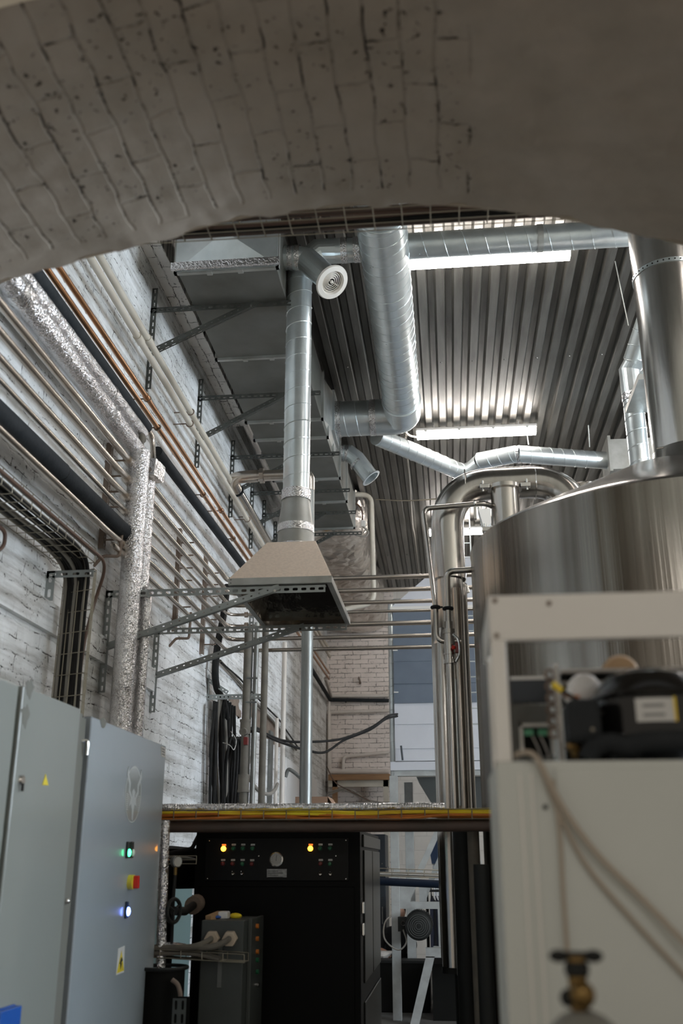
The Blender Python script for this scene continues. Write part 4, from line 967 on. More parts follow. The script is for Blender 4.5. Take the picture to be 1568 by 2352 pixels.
# ================================================================ brew kettle and polished pipework on the right
TX, TY, TR, TZ = 1.31, 5.48, 1.15, 3.20
t = thing('steel_tank', 'huge upright brushed stainless steel tank with a shallow cone top', 'tank', (TX,TY,0))
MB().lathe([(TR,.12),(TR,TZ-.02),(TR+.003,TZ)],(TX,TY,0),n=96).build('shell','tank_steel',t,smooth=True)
MB().lathe([(TR+.003,TZ),(TR-.01,TZ+.015),(TR-.04,TZ+.035),(.28,TZ+.45),(.0,TZ+.47)],(TX,TY,0),n=96).build('cone_top','stainless',t,smooth=True,flat=25)
MB().lathe([(0,.12),(TR,.12)],(TX,TY,0),n=64).build('base','stainless',t)
for a_ in (.6,2.2,3.8,5.4): MB().cyl((TX+math.cos(a_)*.9,TY+math.sin(a_)*.9,0),(TX+math.cos(a_)*.9,TY+math.sin(a_)*.9,.13),.06,14).build('foot','stainless',t)
t = thing('chimney_pipe', 'wide polished steel chimney rising from the tank to the roof', 'chimney', (1.43,5.45,3.5))
cx, cy = 1.43, 5.45
MB().cyl((cx,cy,TZ+.42),(cx,cy,CEIL+.04),.205,48,cap=False).build('flue','stainless',t,smooth=True)
MB().lathe([(.255,TZ+.36),(.215,TZ+.50),(.206,TZ+.56)],(cx,cy,0),n=48).build('skirt','stainless',t,smooth=True)
zz = W(1470,600,y=cy-.2).z
mb = MB(); n = 48; vs = []
for i in range(n+1):
    a_ = 2*pi*i/n
    for dz in (-.013,.013): vs.append((cx+math.cos(a_)*.209, cy+math.sin(a_)*.209, zz+dz))
mb.add(vs,[(2*i,2*i+2,2*i+3,2*i+1) for i in range(n)]); mb.build('strap_band','galvanised',t,solid=.003)
mb = MB()
for i in range(40):
    a_ = 2*pi*i/40; mb.cyl((cx+math.cos(a_)*.2105,cy+math.sin(a_)*.2105,zz),(cx+math.cos(a_)*.2125,cy+math.sin(a_)*.2125,zz),.005,6)
mb.build('strap_holes','dark_gap',t)
c = W(1510,1033,y=5.28); MB().cyl((c.x-.01,5.26,c.z),(c.x+.025,5.25,c.z),.006,8).build('stud','chrome',t)
Yp = 6.0
def rw(px, py, y=Yp): return W(px, py, y=y)
zU = rw(1150,1112).z; xL = rw(1028,1250).x; xR = .80
t = thing('vapour_pipe', 'fat polished steel pipe arching over onto the tank like an upside-down U', 'pipe', (xL,Yp,0))
path = rnd([(xL,Yp,3.2),(xL,Yp,zU),(xR,Yp,zU+.01),(xR+.06,Yp-.05,3.35)],.30,14)
MB().tube(path,.103,36).build('arch','stainless',t,smooth=True)
MB().cyl((xL,Yp,1.2),(xL,Yp,3.25),.084,28).build('riser','stainless',t,smooth=True)
for x in (.16,.60): MB().ring((x,Yp,zU),(1,0,0),.104,.0035,36,6).build('weld_seam','stainless',t,smooth=True)
t = thing('inspection_port', 'short polished vertical port with clamps under the arching pipe', 'port', (.41,Yp,3.45))
Yk = 5.90; cp = rw(1160,1150,Yk); x = cp.x
MB().cyl((x,Yk,3.40),(x,Yk,zU-.05),.088,36).build('body','stainless',t,smooth=True)
for z in (zU-.07,3.47): MB().lathe([(.088,-.012),(.106,-.012),(.106,.012),(.088,.012)],(x,Yk,z),n=36).build('clamp_ring','stainless',t,smooth=True)
for s_, z in ((1,zU-.07),(-1,zU-.07),(-1,3.47),(1,3.46)):
    MB().box(x+s_*.125-.03,x+s_*.125+.03,Yk-.07,Yk-.03,z-.014,z+.014).build('clamp_lug','chrome',t,bevel=.003)
    MB().cyl((x+s_*.135,Yk-.05,z-.03),(x+s_*.135,Yk-.05,z+.04),.007,8).build('wing_bolt','chrome',t)
# thin sampling line
t = thing('drain_line', 'thin polished pipe running from the port left and down to a black ring clamp', 'pipe', (-.05,5.7,2.9))
Y9 = 5.84; a = rw(1128,1155,Y9); b_ = rw(972,1168,Y9); y5 = 5.7
zb_ = W(1008,1395,y=y5).z; e = W(1000,1395,y=y5)
MB().tube(rnd([(a.x+.03,Yp-.06,a.z),(a.x-.04,Y9,a.z),(b_.x,Y9,b_.z+.0),(e.x,y5,e.z),(e.x,y5,e.z-.20),(e.x+.14,y5,e.z-.205)],.05,7),.0165,16).build('tube','stainless',t,smooth=True)
MB().ring(rw(1090,1157,Y9),(1,0,0),.018,.010,20,8).build('clamp','chrome',t,smooth=True)
q = rw(1090,1165,Y9); MB().box(q.x-.008,q.x+.008,Y9-.02,Y9+.01,q.z-.08,q.z).build('clamp_tail','chrome',t)
MB().ring((e.x,y5,e.z),(0,0,1),.021,.010,20,8).build('ring_clamp','rubber_foam',t,smooth=True)
t = thing('drain_line', 'thin polished pipe leaving the tank side and dropping into the valve', 'pipe', (.03,5.7,2.9))
a = W(1072,1308,y=5.7); b_ = W(1024,1312,y=5.7); e2 = W(1030,1398,y=5.7)
xx = (b_.x+e2.x)/2
MB().tube(rnd([(a.x+.12,5.7,a.z),(xx,5.7,b_.z),(xx,5.7,e2.z-.16)],.05,7),.019,16).build('tube','stainless',t,smooth=True)
MB().ring((xx,5.7,e2.z),(0,0,1),.024,.010,20,8).build('ring_clamp','rubber_foam',t,smooth=True)
MB().cyl((e.x+.03,y5,e.z),(xx-.03,y5,e.z),.006,8).build('link_rod','rubber_foam',t)
t = thing('pipe_valve', 'polished inline valve with hose unions and a small red tag beside the tank', 'valve', (xx,5.65,2.3))
for p0_, p1_, r_ in ((1428,1452,.024),(1446,1456,.036),(1456,1500,.030),(1500,1504,.033),(1504,1517,.029),(1516,1525,.038)):
    a = W(1030,p0_,y=5.65); c = W(1030,p1_,y=5.65); MB().cyl((xx,5.65,a.z),(xx,5.65,c.z),r_,24).build('union','stainless',t,smooth=True)
a = W(1030,1525,y=5.65); MB().cyl((xx,5.65,a.z),(xx,5.65,1.0),.022,16).build('tube','stainless',t,smooth=True)
c = W(1041,1487,y=5.6); MB().ball(c,.012,10).build('red_tag','red_plastic',t,smooth=True)
MB().box(c.x+.01,c.x+.04,5.6,5.63,c.z-.03,c.z+.03).build('handle','dark_red',t,bevel=.004)
MB().tube(curve([W(1040,1456,y=5.6),W(1052,1470,y=5.6),W(1055,1500,y=5.6),W(1047,1520,y=5.6)]),.008,8).build('lever','chrome',t,smooth=True)
# bundle of upright pipes and the long heat exchanger
def rp(px, py0, py1, y, r, name, m, label, cat='pipe'):
    x = W(px, (py0+py1)/2, y=y).x; a = W(px,py0,y=y).z; b_ = W(px,py1,y=y).z
    t = thing(name,label,cat,(x,y,b_)); MB().cyl((x,y,a),(x,y,b_),r,24).build('tube',m,t,smooth=True); return t, x, a, b_
t, x, a, b_ = rp(1030,1480,2230,5.95,.062,'heat_exchanger','stainless','long upright stainless tube exchanger hanging left of the tank','heat exchanger')
MB().lathe([(.022,.10),(.04,.06),(.062,0)],(x,5.95,a),n=24).build('top_cone','stainless',t,smooth=True)
MB().lathe([(.066,-.01),(.066,.02)],(x,5.95,b_),n=24).build('bottom_ring','motor_dark',t,smooth=True)
MB().cyl((x+.03,5.95,0),(x+.03,5.95,b_),.028,16).build('outlet','motor_dark',t,smooth=True)
rp(1012,1400,2200,6.15,.030,'upright_pipe','stainless','slim polished upright pipe at the left edge of the tube exchanger')
rp(1064,1350,2210,5.9,.024,'upright_pipe','steel_pipe','brownish upright pipe right of the tube exchanger with a bent top')
rp(1080,1350,2352,6.2,.034,'upright_pipe','stainless','polished upright pipe half hidden by the left edge of the tank')
rp(1050,1560,1850,5.75,.012,'upright_pipe','galvanised','thin bright tube beside the tube exchanger')
rp(1071,1890,2352,5.6,.055,'dark_pipe','motor_dark','thick dark upright pipe below the yellow cable tray')
t = thing('pipe_bend', 'tangled polished pipe bends behind the two black ring clamps', 'pipe', (.08,6.3,2.9))
MB().tube(curve([W(1000,1330,y=6.3),W(1010,1352,y=6.3),W(1030,1362,y=6.3),W(1055,1350,y=6.3),W(1066,1345,y=6.3),W(1072,1362,y=6.3)]),.020,14).build('bend','stainless',t,smooth=True)
MB().tube(curve([W(1068,1310,y=6.3),W(1064,1335,y=6.3),W(1052,1352,y=6.3),W(1035,1362,y=6.3)]),.014,12).build('bend','stainless',t,smooth=True)
MB().cyl(W(1045,1380,y=6.3),W(1045,1470,y=6.3),.036,20).build('vessel','stainless',t,smooth=True)
MB().cyl(W(1035,1424,y=6.2),W(1062,1424,y=6.2),.012,12).build('cross_tube','stainless',t,smooth=True)
# ladder-like strip behind the riser
t = thing('cable_ladder', 'narrow galvanised cable ladder behind the arching pipe', 'ladder', (.3,9,3.7))
a = W(1066,1118,y=9); zT = a.z; c = W(1070,1330,y=9); xx_ = (a.x+c.x)/2
for s_ in (-.045,.045): MB().box(xx_+s_-.006,xx_+s_+.006,9,9.03,2.6,zT).build('rail','galvanised',t)
z = 2.7
while z < zT: MB().box(xx_-.045,xx_+.045,9,9.01,z-.005,z+.005).build('rung','galvanised',t); z += .14
t = thing('floodlight', 'pale angular floodlight body beside the port, under the arching pipe', 'floodlight', (.55,8,3.9))
a = [W(1112,1175,y=8),W(1122,1168,y=8),W(1124,1205,y=8),W(1108,1210,y=8)]
MB().prism([W(1098,1168,y=8),W(1126,1168,y=8),W(1128,1200,y=8),W(1111,1215,y=8)],(0,.12,0)).build('housing','off_white',t)
MB().prism([W(1108,1214,y=8),W(1116,1206,y=8),W(1118,1215,y=8),W(1110,1224,y=8)],(0,.1,0)).build('glass','dark_gap',t)
MB().cyl(W(1098,1165,y=8.05),W(1110,1225,y=8.05),.008,8).build('arm','chrome',t)
t = thing('glass_dome', 'clear rimmed sight glass on the far side of the tank cone', 'sight glass', (.95,6.2,3.6))
a = W(1338,1125,y=6.3)
MB().lathe([(.10,-.25),(.10,-.01),(.105,0),(.10,.005)],(a.x,6.3,a.z+.02),n=30).build('collar','stainless',t,smooth=True)

rp(1112,1985,2352,5.0,.036,'dark_pipe','motor_dark','short thick dark pipe added to darken the lower left side of the tank')  # added so that the tank's lower left edge reads dark
rp(1095,1905,2352,5.35,.030,'dark_pipe','dusty_pipe','dull brown upright pipe between the dark pipes and the tank')

# ================================================================ grey electrical cabinets
XF = -1.40
def cw(px, py): return W(px, py, x=XF)
def sticker(pts, m, name, parent, d=.002):
    mb = MB(); mb.prism([V((XF, p_.y, p_.z)) for p_ in pts], (d,0,0)); return mb.build(name, m, parent)
zt1 = 2.10
t = thing('electrical_cabinet', 'grey electrical cabinet at the far left edge, cut by the picture', 'cabinet', (-1.7,2.8,0))
MB().box(-1.98,XF-.03,2.55,3.16,.1,zt1).build('body','cabinet_side',t)
MB().box(XF-.028,XF,2.56,3.155,.14,zt1).build('door','cabinet_grey',t,bevel=.006)
MB().box(-1.98,XF-.05,2.55,3.16,0,.1).build('plinth','dark_gap',t)
t = thing('electrical_cabinet', 'grey electrical cabinet with a round lock and a small yellow warning triangle', 'cabinet', (-1.7,3.45,0))
y0, y1 = 3.19, 3.735
MB().box(-1.98,XF-.03,3.165,3.84,.1,zt1).build('body','cabinet_side',t)
d = MB().box(XF-.026,XF,y0,y1,.14,zt1+.005).build('door','cabinet_grey',t,bevel=.006)
MB().box(-1.98,XF-.05,3.165,3.84,0,.1).build('plinth','dark_gap',t)
c = cw(46,1792); l_ = MB(); l_.lathe([(0,.012),(.014,.012),(.018,.004),(.018,0)],(XF,c.y,c.z),(1,0,0),18); l_.build('lock','chrome',d,smooth=True)
MB().box(XF+.008,XF+.014,c.y-.005,c.y+.005,c.z-.035,c.z-.01).build('lock_wing','black_cable',d)
a, b_, c = cw(104,1778), cw(97,1803), cw(110,1804)
sticker([a,b_,c],'yellow','warning_sign',d)
for q_ in ((68,1582,.03,.03),(58,1645,.03,.035)):
    c = cw(q_[0],q_[1]); sticker([V((0,c.y+math.cos(k)*q_[2]*(1+.3*math.sin(3*k)),c.z+math.sin(k)*q_[3]*(1+.25*math.cos(5*k)))) for k in [2*pi*i/14 for i in range(14)]],'cabinet_side','scuff_mark',d,.001)
c = cw(154,2070)
f = MB().box(XF-.03,XF-.010,3.742,3.825,.14,zt1-.02).build('filler_strip','cabinet_side',t)
MB().ball((XF-.006,3.775,c.z),.011,10).build('screw','chrome',f,smooth=True)
k_ = V((XF-.012,3.80,1.99)); mb = MB().tube(curve([k_,k_+V((.02,.01,.0)),k_+V((.02,.015,-.05))]),.007,8); mb.build('key_handle','chrome',f,smooth=True)
t = thing('electrical_cabinet', 'pale blue-grey electrical cabinet bearing an oval bull emblem', 'cabinet', (-1.7,4.4,0))
y0, y1, zt2 = 3.862, 4.945, 2.095
MB().box(-1.98,XF-.035,3.87,4.95,.1,zt2-.005).build('body','cabinet_side',t)
d = MB().box(XF-.034,XF,y0,y1,.14,zt2).build('door','cabinet_blue',t,bevel=.006)
MB().box(-1.98,XF-.05,3.87,4.95,0,.1).build('plinth','dark_gap',t)
MB().box(XF-.05,XF-.0345,y0-.006,y0,.14,zt2).build('gap_shade','dark_gap',t)  # dark strip painting the shade in the gap beside the door
# oval emblem: horned figure, laid in thin layers
ec = cw(305,1823); top = cw(306,1757); bot = cw(303,1891); lf = cw(286,1835); rt = cw(323,1835)
hy = (rt.y-lf.y)/2; hz = (top.z-bot.z)/2*.98; ec = V((XF,(lf.y+rt.y)/2+.0,(top.z+bot.z)/2))
def ell(cy_, cz_, ry, rz, n=40, a0=0, a1=2*pi): return [V((XF,ec.y+hy*(cy_+ry*math.cos(a0+(a1-a0)*i/n)),ec.z+hz*(cz_+rz*math.sin(a0+(a1-a0)*i/n)))) for i in range(n)]
def lay(pts, m, name, d_, par=None):
    return MB().prism([V((XF,p_.y,p_.z)) for p_ in pts],(d_,0,0)).build(name,m,par or d)
em = lay(ell(0,0,1.0,1.0),'sticker_pale','emblem',.0010)
lay(ell(0,-.02,.93,.95),'sticker_grey','emblem_oval',.0016,em)
E_ = lambda y, z: V((XF, ec.y+hy*y, ec.z+hz*z))
for s_ in (-1,1):
    lay([E_(s_*.80,.93),E_(s_*.92,.62),E_(s_*.62,.30),E_(s_*.62,.05),E_(s_*.30,-.18),E_(s_*.22,-.05),E_(s_*.45,.10),E_(s_*.42,.36),E_(s_*.70,.66)],'sticker_pale','emblem_horn',.0022,em)
lay([E_(0,.20),E_(.20,.08),E_(.16,-.06),E_(.34,-.16),E_(.40,-.42),E_(.22,-.36),E_(.14,-.55),E_(.10,-.95),E_(-.04,-.88),E_(-.10,-.55),E_(-.26,-.36),E_(-.42,-.44),E_(-.34,-.16),E_(-.16,-.06),E_(-.20,.08)],'sticker_pale','emblem_figure',.0022,em)
for k in range(9):
    z_ = -.05-.065*k
    for s_ in (-1,1): lay([E_(s_*.60,z_),E_(s_*.86,z_+.03),E_(s_*.86,z_+.015),E_(s_*.60,z_-.012)],'sticker_pale','emblem_ray',.0022,em)
a,b_,c,e = cw(371,1712),cw(382,1717),cw(382,1741),cw(371,1737)
lb = lay([cw(370,1713),cw(379.5,1717.5),cw(379.5,1741),cw(370,1737)],'label_white','corner_label',.001)
for k in range(3):
    lay([cw(371.5,1718+k*6),cw(378,1721+k*6),cw(378,1724+k*6),cw(371.5,1721+k*6)],'grey_ink','label_line',.0015,lb)
c = cw(237,1661); lay([V((0,c.y+math.cos(k)*.035*(1+.2*math.sin(3*k)),c.z+math.sin(k)*.02)) for k in [2*pi*i/12 for i in range(12)]],'cabinet_side','scuff_mark',.001)
# indicators and switches
for px_, lampm in ((291,'lamp_green'),(300,'off_white')):
    c = cw(px_,1952); i_ = MB().box(XF,XF+.010,c.y-.017,c.y+.017,c.z-.034,c.z+.034).build('indicator','black_ink',d,bevel=.004)
    MB().ball((XF+.012,c.y,c.z-.012),.013,12,.6,1,1.2).build('lamp_lens',lampm,i_,smooth=True)
c = cw(296,2026); sw = MB().cyl((XF,c.y,c.z),(XF+.022,c.y,c.z),.030,24).build('main_switch','yellow',d,smooth=True)
MB().box(XF+.022,XF+.045,c.y-.010,c.y+.010,c.z-.026,c.z+.026).build('switch_knob','red_plastic',sw,bevel=.003)
c = cw(288,2090); i_ = MB().box(XF,XF+.010,c.y-.014,c.y+.014,c.z-.034,c.z+.034).build('indicator','navy',d,bevel=.004)
MB().ball((XF+.012,c.y+.002,c.z-.006),.015,12,.6,1,1.2).build('lamp_lens','lamp_blue',i_,smooth=True)
sg = lay([cw(271,2179),cw(286,2172),cw(284,2233),cw(266,2240)],'label_white','warning_sign',.001)
lay([cw(278.5,2183),cw(284,2229),cw(267,2236)],'yellow','triangle',.0016,sg)
lay([cw(278,2198),cw(281,2205),cw(277,2212),cw(279,2212),cw(275,2228),cw(275,2214),cw(273,2214)],'black_ink','bolt_mark',.0022,sg)
t = thing('document_pocket', 'bright blue plastic pocket at the bottom left on the cabinet door', 'pocket', (XF,3.4,1.0))
a = W(50,2309,x=XF+.03); a2 = W(0,2316,x=XF+.03)
MB().box(XF+.002,XF+.032,3.2,a.y,.75,a.z).build('pocket','blue_plastic',t,bevel=.004); MB().box(XF+.002,XF+.010,3.2,a.y,a.z,a.z+.003).build('back_sheet','blue_plastic',t)

# ================================================================ yellow cable tray across
Yt = 5.12
tz = W(750,1900,y=Yt).z; th = W(750,1862,y=Yt).z
t = thing('cable_tray', 'wire cable tray full of yellow and orange cables crossing over the black machine', 'cable tray', (-.6,Yt,tz))
xa, xb = -1.62, .215
zb2 = W(750,1882,y=Yt).z; zt3 = W(750,1860,y=Yt).z
basket(t,(xa,Yt,zb2),(xb,Yt,zb2),(0,1,0),(0,0,1),.16,zt3-zb2,.112,.0028,'wire_dark',4,1)
rs = random.Random(4)
rows = 4
for j in range(4):
    for i in range(4):
        z = zb2+.006+(zt3-zb2-.004)*(i+.4)/4; y = Yt+.012+j*.038+.005*i
        m_ = 'yellow_cable' if i > 1 or (i == 1 and j == 2) else 'orange_cable'
        pts_ = [(xa+(xb-xa)*k/8, y+rs.uniform(-.010,.010), z+rs.uniform(-.010,.010)) for k in range(9)]
        MB().tube(curve(pts_,4),.0075,7).build('cable',m_,t,smooth=True)
pts_ = [(xa+(xb-.25-xa)*k/30, Yt+.05+.01*math.sin(k*1.3), zt3+.014+.003*math.sin(k*2.1)) for k in range(31)]
MB().tube(pts_,.020,14).build('ribbed_foil_hose','foil_tape',t,smooth=True)
pts_ = [(xa+(xb-.25-xa)*k/260, Yt+.05+.01*math.sin(k/260*39), zt3+.014) for k in range(261)]
mb = MB()
for k in range(0,260,2): mb.ring(pts_[k],(1,0,0),.0205,.0022,12,4)
mb.build('hose_ribs','foil_tape',t)
pipe('dark_pipe','tray_dark','dark level pipe running directly under the yellow cables','pipe',[(xa,Yt+.05,zb2-.032),(xb-.03,Yt+.05,zb2-.032)],.027,0,n=18)

# ================================================================ black machine with the control panel
BX0, BX1, BY, BY1, BZ = -1.375, -.487, 5.55, 6.96, 1.712
t = thing('control_machine', 'large matt black machine cabinet with a panel of lit buttons and a gauge', 'machine', (-.93,6.2,0))
MB().box(BX0,BX1,BY,BY1,.02,BZ).build('body','black_paint',t,bevel=.004)
def b(px, py, d=0): return W(px, py, y=BY-d)
p0, p1 = b(474,1926), b(801,2024)
pl = MB().box(p0.x,p1.x,BY-.012,BY,p1.z,p0.z).build('control_panel','black_panel',t,bevel=.004)
for q_ in ((480,1931),(794,1930),(476,2018),(794,2019),(594,1966),(771,1966)):
    c = b(*q_,.013); MB().ball((c.x,BY-.013,c.z),.004,8,1,.5,1).build('screw','chrome',pl,smooth=True)
dz0 = b(600,2036); MB().box(BX0+.03,BX1-.03,BY-.008,BY,.08,dz0.z).build('lower_door','black_paint',t,bevel=.004)
bt = [(513.9,1949.5,'lamp_orange'),(536.3,1948.8,'dark_green'),(558,1948.8,'dark_green'),(580,1949,'dark_green'),(512,1984,'dark_red'),(534.6,1984,'dark_red'),(556.6,1984,'dark_green'),(578.6,1984.5,'dark_red'),
      (713,1949,'lamp_orange'),(735.3,1948.5,'dark_green'),(758,1948.5,'dark_green'),(736,1984,'dark_red'),(758,1984,'dark_green')]
for px_, py_, m_ in bt:
    c = b(px_,py_,.012); r_ = .0135 if 'lamp' in m_ else .011
    k_ = MB().cyl((c.x,BY-.012,c.z),(c.x,BY-.018,c.z),.0135,18).build('push_button','black_ink',pl,smooth=True)
    MB().lathe([(r_,0),(r_,-.006),(r_*.7,-.012),(0,-.013)],(c.x,BY-.018,c.z),(0,1,0),18).build('button_cap',m_,k_,smooth=True)
    c = b(px_+.5,py_-8.5,.012); n_ = MB().box(c.x-.011,c.x+.011,BY-.0135,BY-.012,c.z-.004,c.z+.005).build('name_tag','tag_glow' if 'lamp' in m_ else 'label_white',pl)
    MB().box(c.x-.008,c.x+.008,BY-.0142,BY-.0135,c.z-.001,c.z+.001).build('tag_text','grey_ink',n_)
for px_, py_ in ((535,2007),(555.6,2007),(735.5,2008),(758.5,2008)):
    c = b(px_,py_,.012); s_ = MB().lathe([(.010,0),(.010,-.004),(.005,-.010),(0,-.010)],(c.x,BY-.012,c.z),(0,1,0),16).build('toggle_switch','chrome',pl,smooth=True)
    MB().cyl((c.x,BY-.02,c.z),(c.x,BY-.035,c.z+.012),.0028,8).build('toggle_lever','chrome',s_,smooth=True)
c = b(635.5,1974,.012); R_ = .037
g = MB().lathe([(0,-.018),(R_*.80,-.018),(R_*.84,-.024),(R_,-.022),(R_,0)],(c.x,BY-.012,c.z),(0,1,0),36).build('pressure_gauge','chrome',pl,smooth=True)
MB().lathe([(0,-.0186),(R_*.78,-.0186)],(c.x,BY-.012,c.z),(0,1,0),30).build('dial','dial',g)
mb = MB()
for k in range(13):
    a_ = math.radians(-45+k*22.5); ca, sa = math.cos(a_), math.sin(a_)
    mb.cyl((c.x+ca*R_*.6,BY-.0312,c.z+sa*R_*.6),(c.x+ca*R_*.72,BY-.0312,c.z+sa*R_*.72),.0007,4)
mb.build('dial_marks','black_ink',g)
MB().cyl((c.x-.001,BY-.032,c.z-.008),(c.x+.002,BY-.032,c.z+R_*.6),.0012,5).build('needle','black_ink',g)
a, e = b(613,1996,.012), b(658,2015,.012)
n_ = MB().box(a.x,e.x,BY-.0135,BY-.012,e.z,a.z).build('name_plate','plate_metal',pl)
mb = MB()
for k in range(4): mb.box(a.x+.006,e.x-(.02 if k%2 else .045),BY-.0142,BY-.0135,a.z-.012-.010*k,a.z-.009-.010*k)
mb.build('plate_text','black_ink',n_)
# right side: framed panels
xs_ = BX1+.001
for (ya,yb_,za,zb_) in ((BY+.18,BY+.72,.95,BZ-.1),(BY+.76,BY1-.04,.95,BZ-.1),(BY+.18,BY1-.04,.1,.86)):
    MB().box(xs_,xs_+.008,ya,yb_,za,zb_).build('side_panel','cab_side_metal',t,bevel=.004)
MB().box(xs_,xs_+.010,BY+.12,BY1,BZ-.085,BZ-.02).build('side_rail','cab_side_metal',t,bevel=.003)
for z in (W(829,2085,y=BY+.06).z,W(829,2135,y=BY+.06).z): MB().box(xs_,xs_+.014,BY+.05,BY+.09,z-.03,z+.03).build('hinge','chrome',t,bevel=.004)
# slate cabinet edge beside it is the locker further back
# ================================================================ small grey switch box with glands
GY = 5.08; GX0, GX1, GZ = W(463,2110,y=GY).x, W(560,2117,y=GY).x, W(500,2114,y=GY).z
gy2 = min(max(W(600,2105,x=GX1).y, GY+.2), 5.5)
t = thing('switch_box', 'slim dark grey switch box with beige cable glands and orange side buttons', 'switch box', ((GX0+GX1)/2,GY+.1,0))
MB().box(GX0,GX1,GY,gy2,.05,GZ).build('body','box_grey',t,bevel=.005)
MB().box(GX1,GX1+.02,GY+.10,gy2+.005,.10,GZ+.004).build('door','box_grey',t,bevel=.004)
MB().box(GX0+.02,GX1-.02,GY+.02,gy2-.02,0,.05).build('plinth','dark_gap',t)
for px_ in (489,530):
    c = W(px_,2154,y=GY); g = MB().cyl((c.x,GY,c.z),(c.x,GY-.04,c.z-.004),.036,6).build('cable_gland','beige_plastic',t,bevel=.003)
    MB().tube(curve([(c.x,GY-.03,c.z),(c.x-.01,GY-.09,c.z-.012),(c.x-.06,GY-.12,c.z-.03),(c.x-.16,GY-.10,c.z-.038),(c.x-.33,GY-.08,c.z-.04)]),.014,10).build('cable','dusty_pipe',g,smooth=True)
for k,(py_,m_) in enumerate(((2127,'orange_cable'),(2156,'orange_cable'),(2186,'orange_cable'),(2205,'dark_green'),(2232,'dark_green'),(2262,'chrome'))):
    yy = GY+.10+.5*(gy2-GY-.1); c = W(588,py_,x=GX1+.02)
    MB().cyl((GX1+.02,c.y,c.z),(GX1+.034,c.y,c.z),.011,14).build('push_button',m_,t,smooth=True)
c = W(506,2220,y=GY); MB().box(c.x-.012,c.x+.008,GY-.006,GY,c.z-.09,c.z+.09).build('hanging_strap','dusty_grey',t)
a = W(478,2112,y=GY+.12)
rg = thing('rag_pile', 'small heap of wrappers and yellow rag on top of the grey switch box', 'rag', (a.x,GY+.12,GZ))
MB().hexa([(a.x+.0,GY+.06,GZ),(a.x+.03,GY+.05,GZ),(a.x+.08,GY+.16,GZ),(a.x+.03,GY+.18,GZ)],[(a.x,GY+.06,GZ+.018),(a.x+.03,GY+.05,GZ+.016),(a.x+.08,GY+.16,GZ+.036),(a.x+.03,GY+.18,GZ+.034)]).build('wrapper','fan_tan',rg)
MB().box(a.x+.05,a.x+.10,GY+.10,GY+.17,GZ,GZ+.035).build('packet','white_plastic',rg,bevel=.008)
MB().ball((a.x+.12,GY+.2,GZ+.01),.03,12,1.1,1,.5).build('yellow_rag','yellow_cable',rg,smooth=True)
MB().ball((a.x+.04,GY+.1,GZ+.01),.02,10,1.5,1,.5).build('blue_wrap','blue_plastic',rg,smooth=True)
# ================================================================ clutter in the gap left of the black machine
t = thing('wire_shelf', 'low wire tray with foil-wrapped cables beside the grey switch box', 'cable tray', (-1.3,5.0,1.1))
a = W(345,2186,y=4.98); c = W(562,2200,y=4.98)
basket(t,(a.x-.05,4.965,a.z-.02),(c.x-.0,4.965,c.z-.02),(0,1,0),(0,0,1),.10,.035,.1,.0025,'wire',3,1)
e = W(395,2174,y=5.0); MB().ball((e.x-.0,5.02,e.z-.005),.05,18,1.7,.9,.45).build('foil_wrap','foil_wrap',t,smooth=True)
for k in range(4): MB().tube(curve([(a.x-.05,4.975+.022*k,a.z-.01),(a.x+.2,4.978+.022*k,a.z-.008),(c.x-.12,4.975+.022*k,c.z-.01)]),.009,8).build('cable','dusty_pipe',t,smooth=True)
pipe('foil_riser','foil_wrap','narrow foil-wrapped upright pipe right beside the cabinet with the emblem','pipe',[W(379,1885,y=5.0),W(372,2110,y=5.0),W(366,2352,y=5.0)],.024,0,n=18)
t = thing('pressure_gauge', 'round pressure gauge on a thin black stem in the gap beside the black machine', 'gauge', W(408,1980,y=5.0))
c = W(404,1979,y=5.0); ax = V((.75,-.6,0)).normalized()
MB().cyl(c-ax*.012,c+ax*.014,.026,28).build('case','dusty_grey',t,smooth=True)
MB().lathe([(0,.0148),(.023,.0148)],c,ax,24).build('dial','dial',t); MB().ring(c+ax*.014,ax,.0245,.003,26,6).build('bezel','chrome',t,smooth=True)
q = c-V((0,0,.026)); MB().cyl(q,q-V((0,0,.035)),.009,8).build('brass_nut','brass',t)
MB().tube([q-V((0,0,.03)),W(398,2060,y=5.0),W(394,2165,y=5.0)],.008,10).build('stem','black_cable',t,smooth=True)
t = thing('hand_wheel', 'dark valve hand wheel seen nearly edge-on in the gap', 'hand wheel', W(399,2092,y=4.95))
c = W(399,2092,y=4.95); ax = V((.93,-.35,0)).normalized()
MB().ring(c,ax,.052,.009,30,8).build('rim','motor_dark',t,smooth=True)
for k in range(3):
    a_ = 2*pi*k/3+.5; u = V((0,0,1))*math.sin(a_)+ax.cross(V((0,0,1)))*math.cos(a_); MB().cyl(c,c+u*.05,.006,6).build('spoke','motor_dark',t)
MB().tube([c,W(425,2093,y=5.2),W(446,2078,y=5.45)],.020,12).build('spindle','motor_dark',t,smooth=True)
MB().cyl(W(443,2080,y=5.42),W(452,2074,y=5.52),.045,14).build('bonnet','rust',t,smooth=True)
t = thing('storage_drum', 'dark rounded drum in the gap left of the black machine', 'drum', (-1.75,6.2,0))
c = W(396,2030,y=6.2); MB().lathe([(0,0.02),(.20,.0),(.22,.06),(.22,.22),(0,.24)],(c.x-.02,6.2,W(420,2040,y=6.2).z),n=30).build('shell','dark_gap',t,smooth=True)
MB().cyl((c.x-.02,6.2,0),(c.x-.02,6.2,W(420,2040,y=6.2).z),.04,12).build('post','dark_gap',t)
t = thing('cable_tray', 'wire tray of grey cables behind the round pressure gauge', 'cable tray', W(415,1975,y=5.6))
a = W(384,1975,y=5.6); c = W(456,1975,y=5.6)
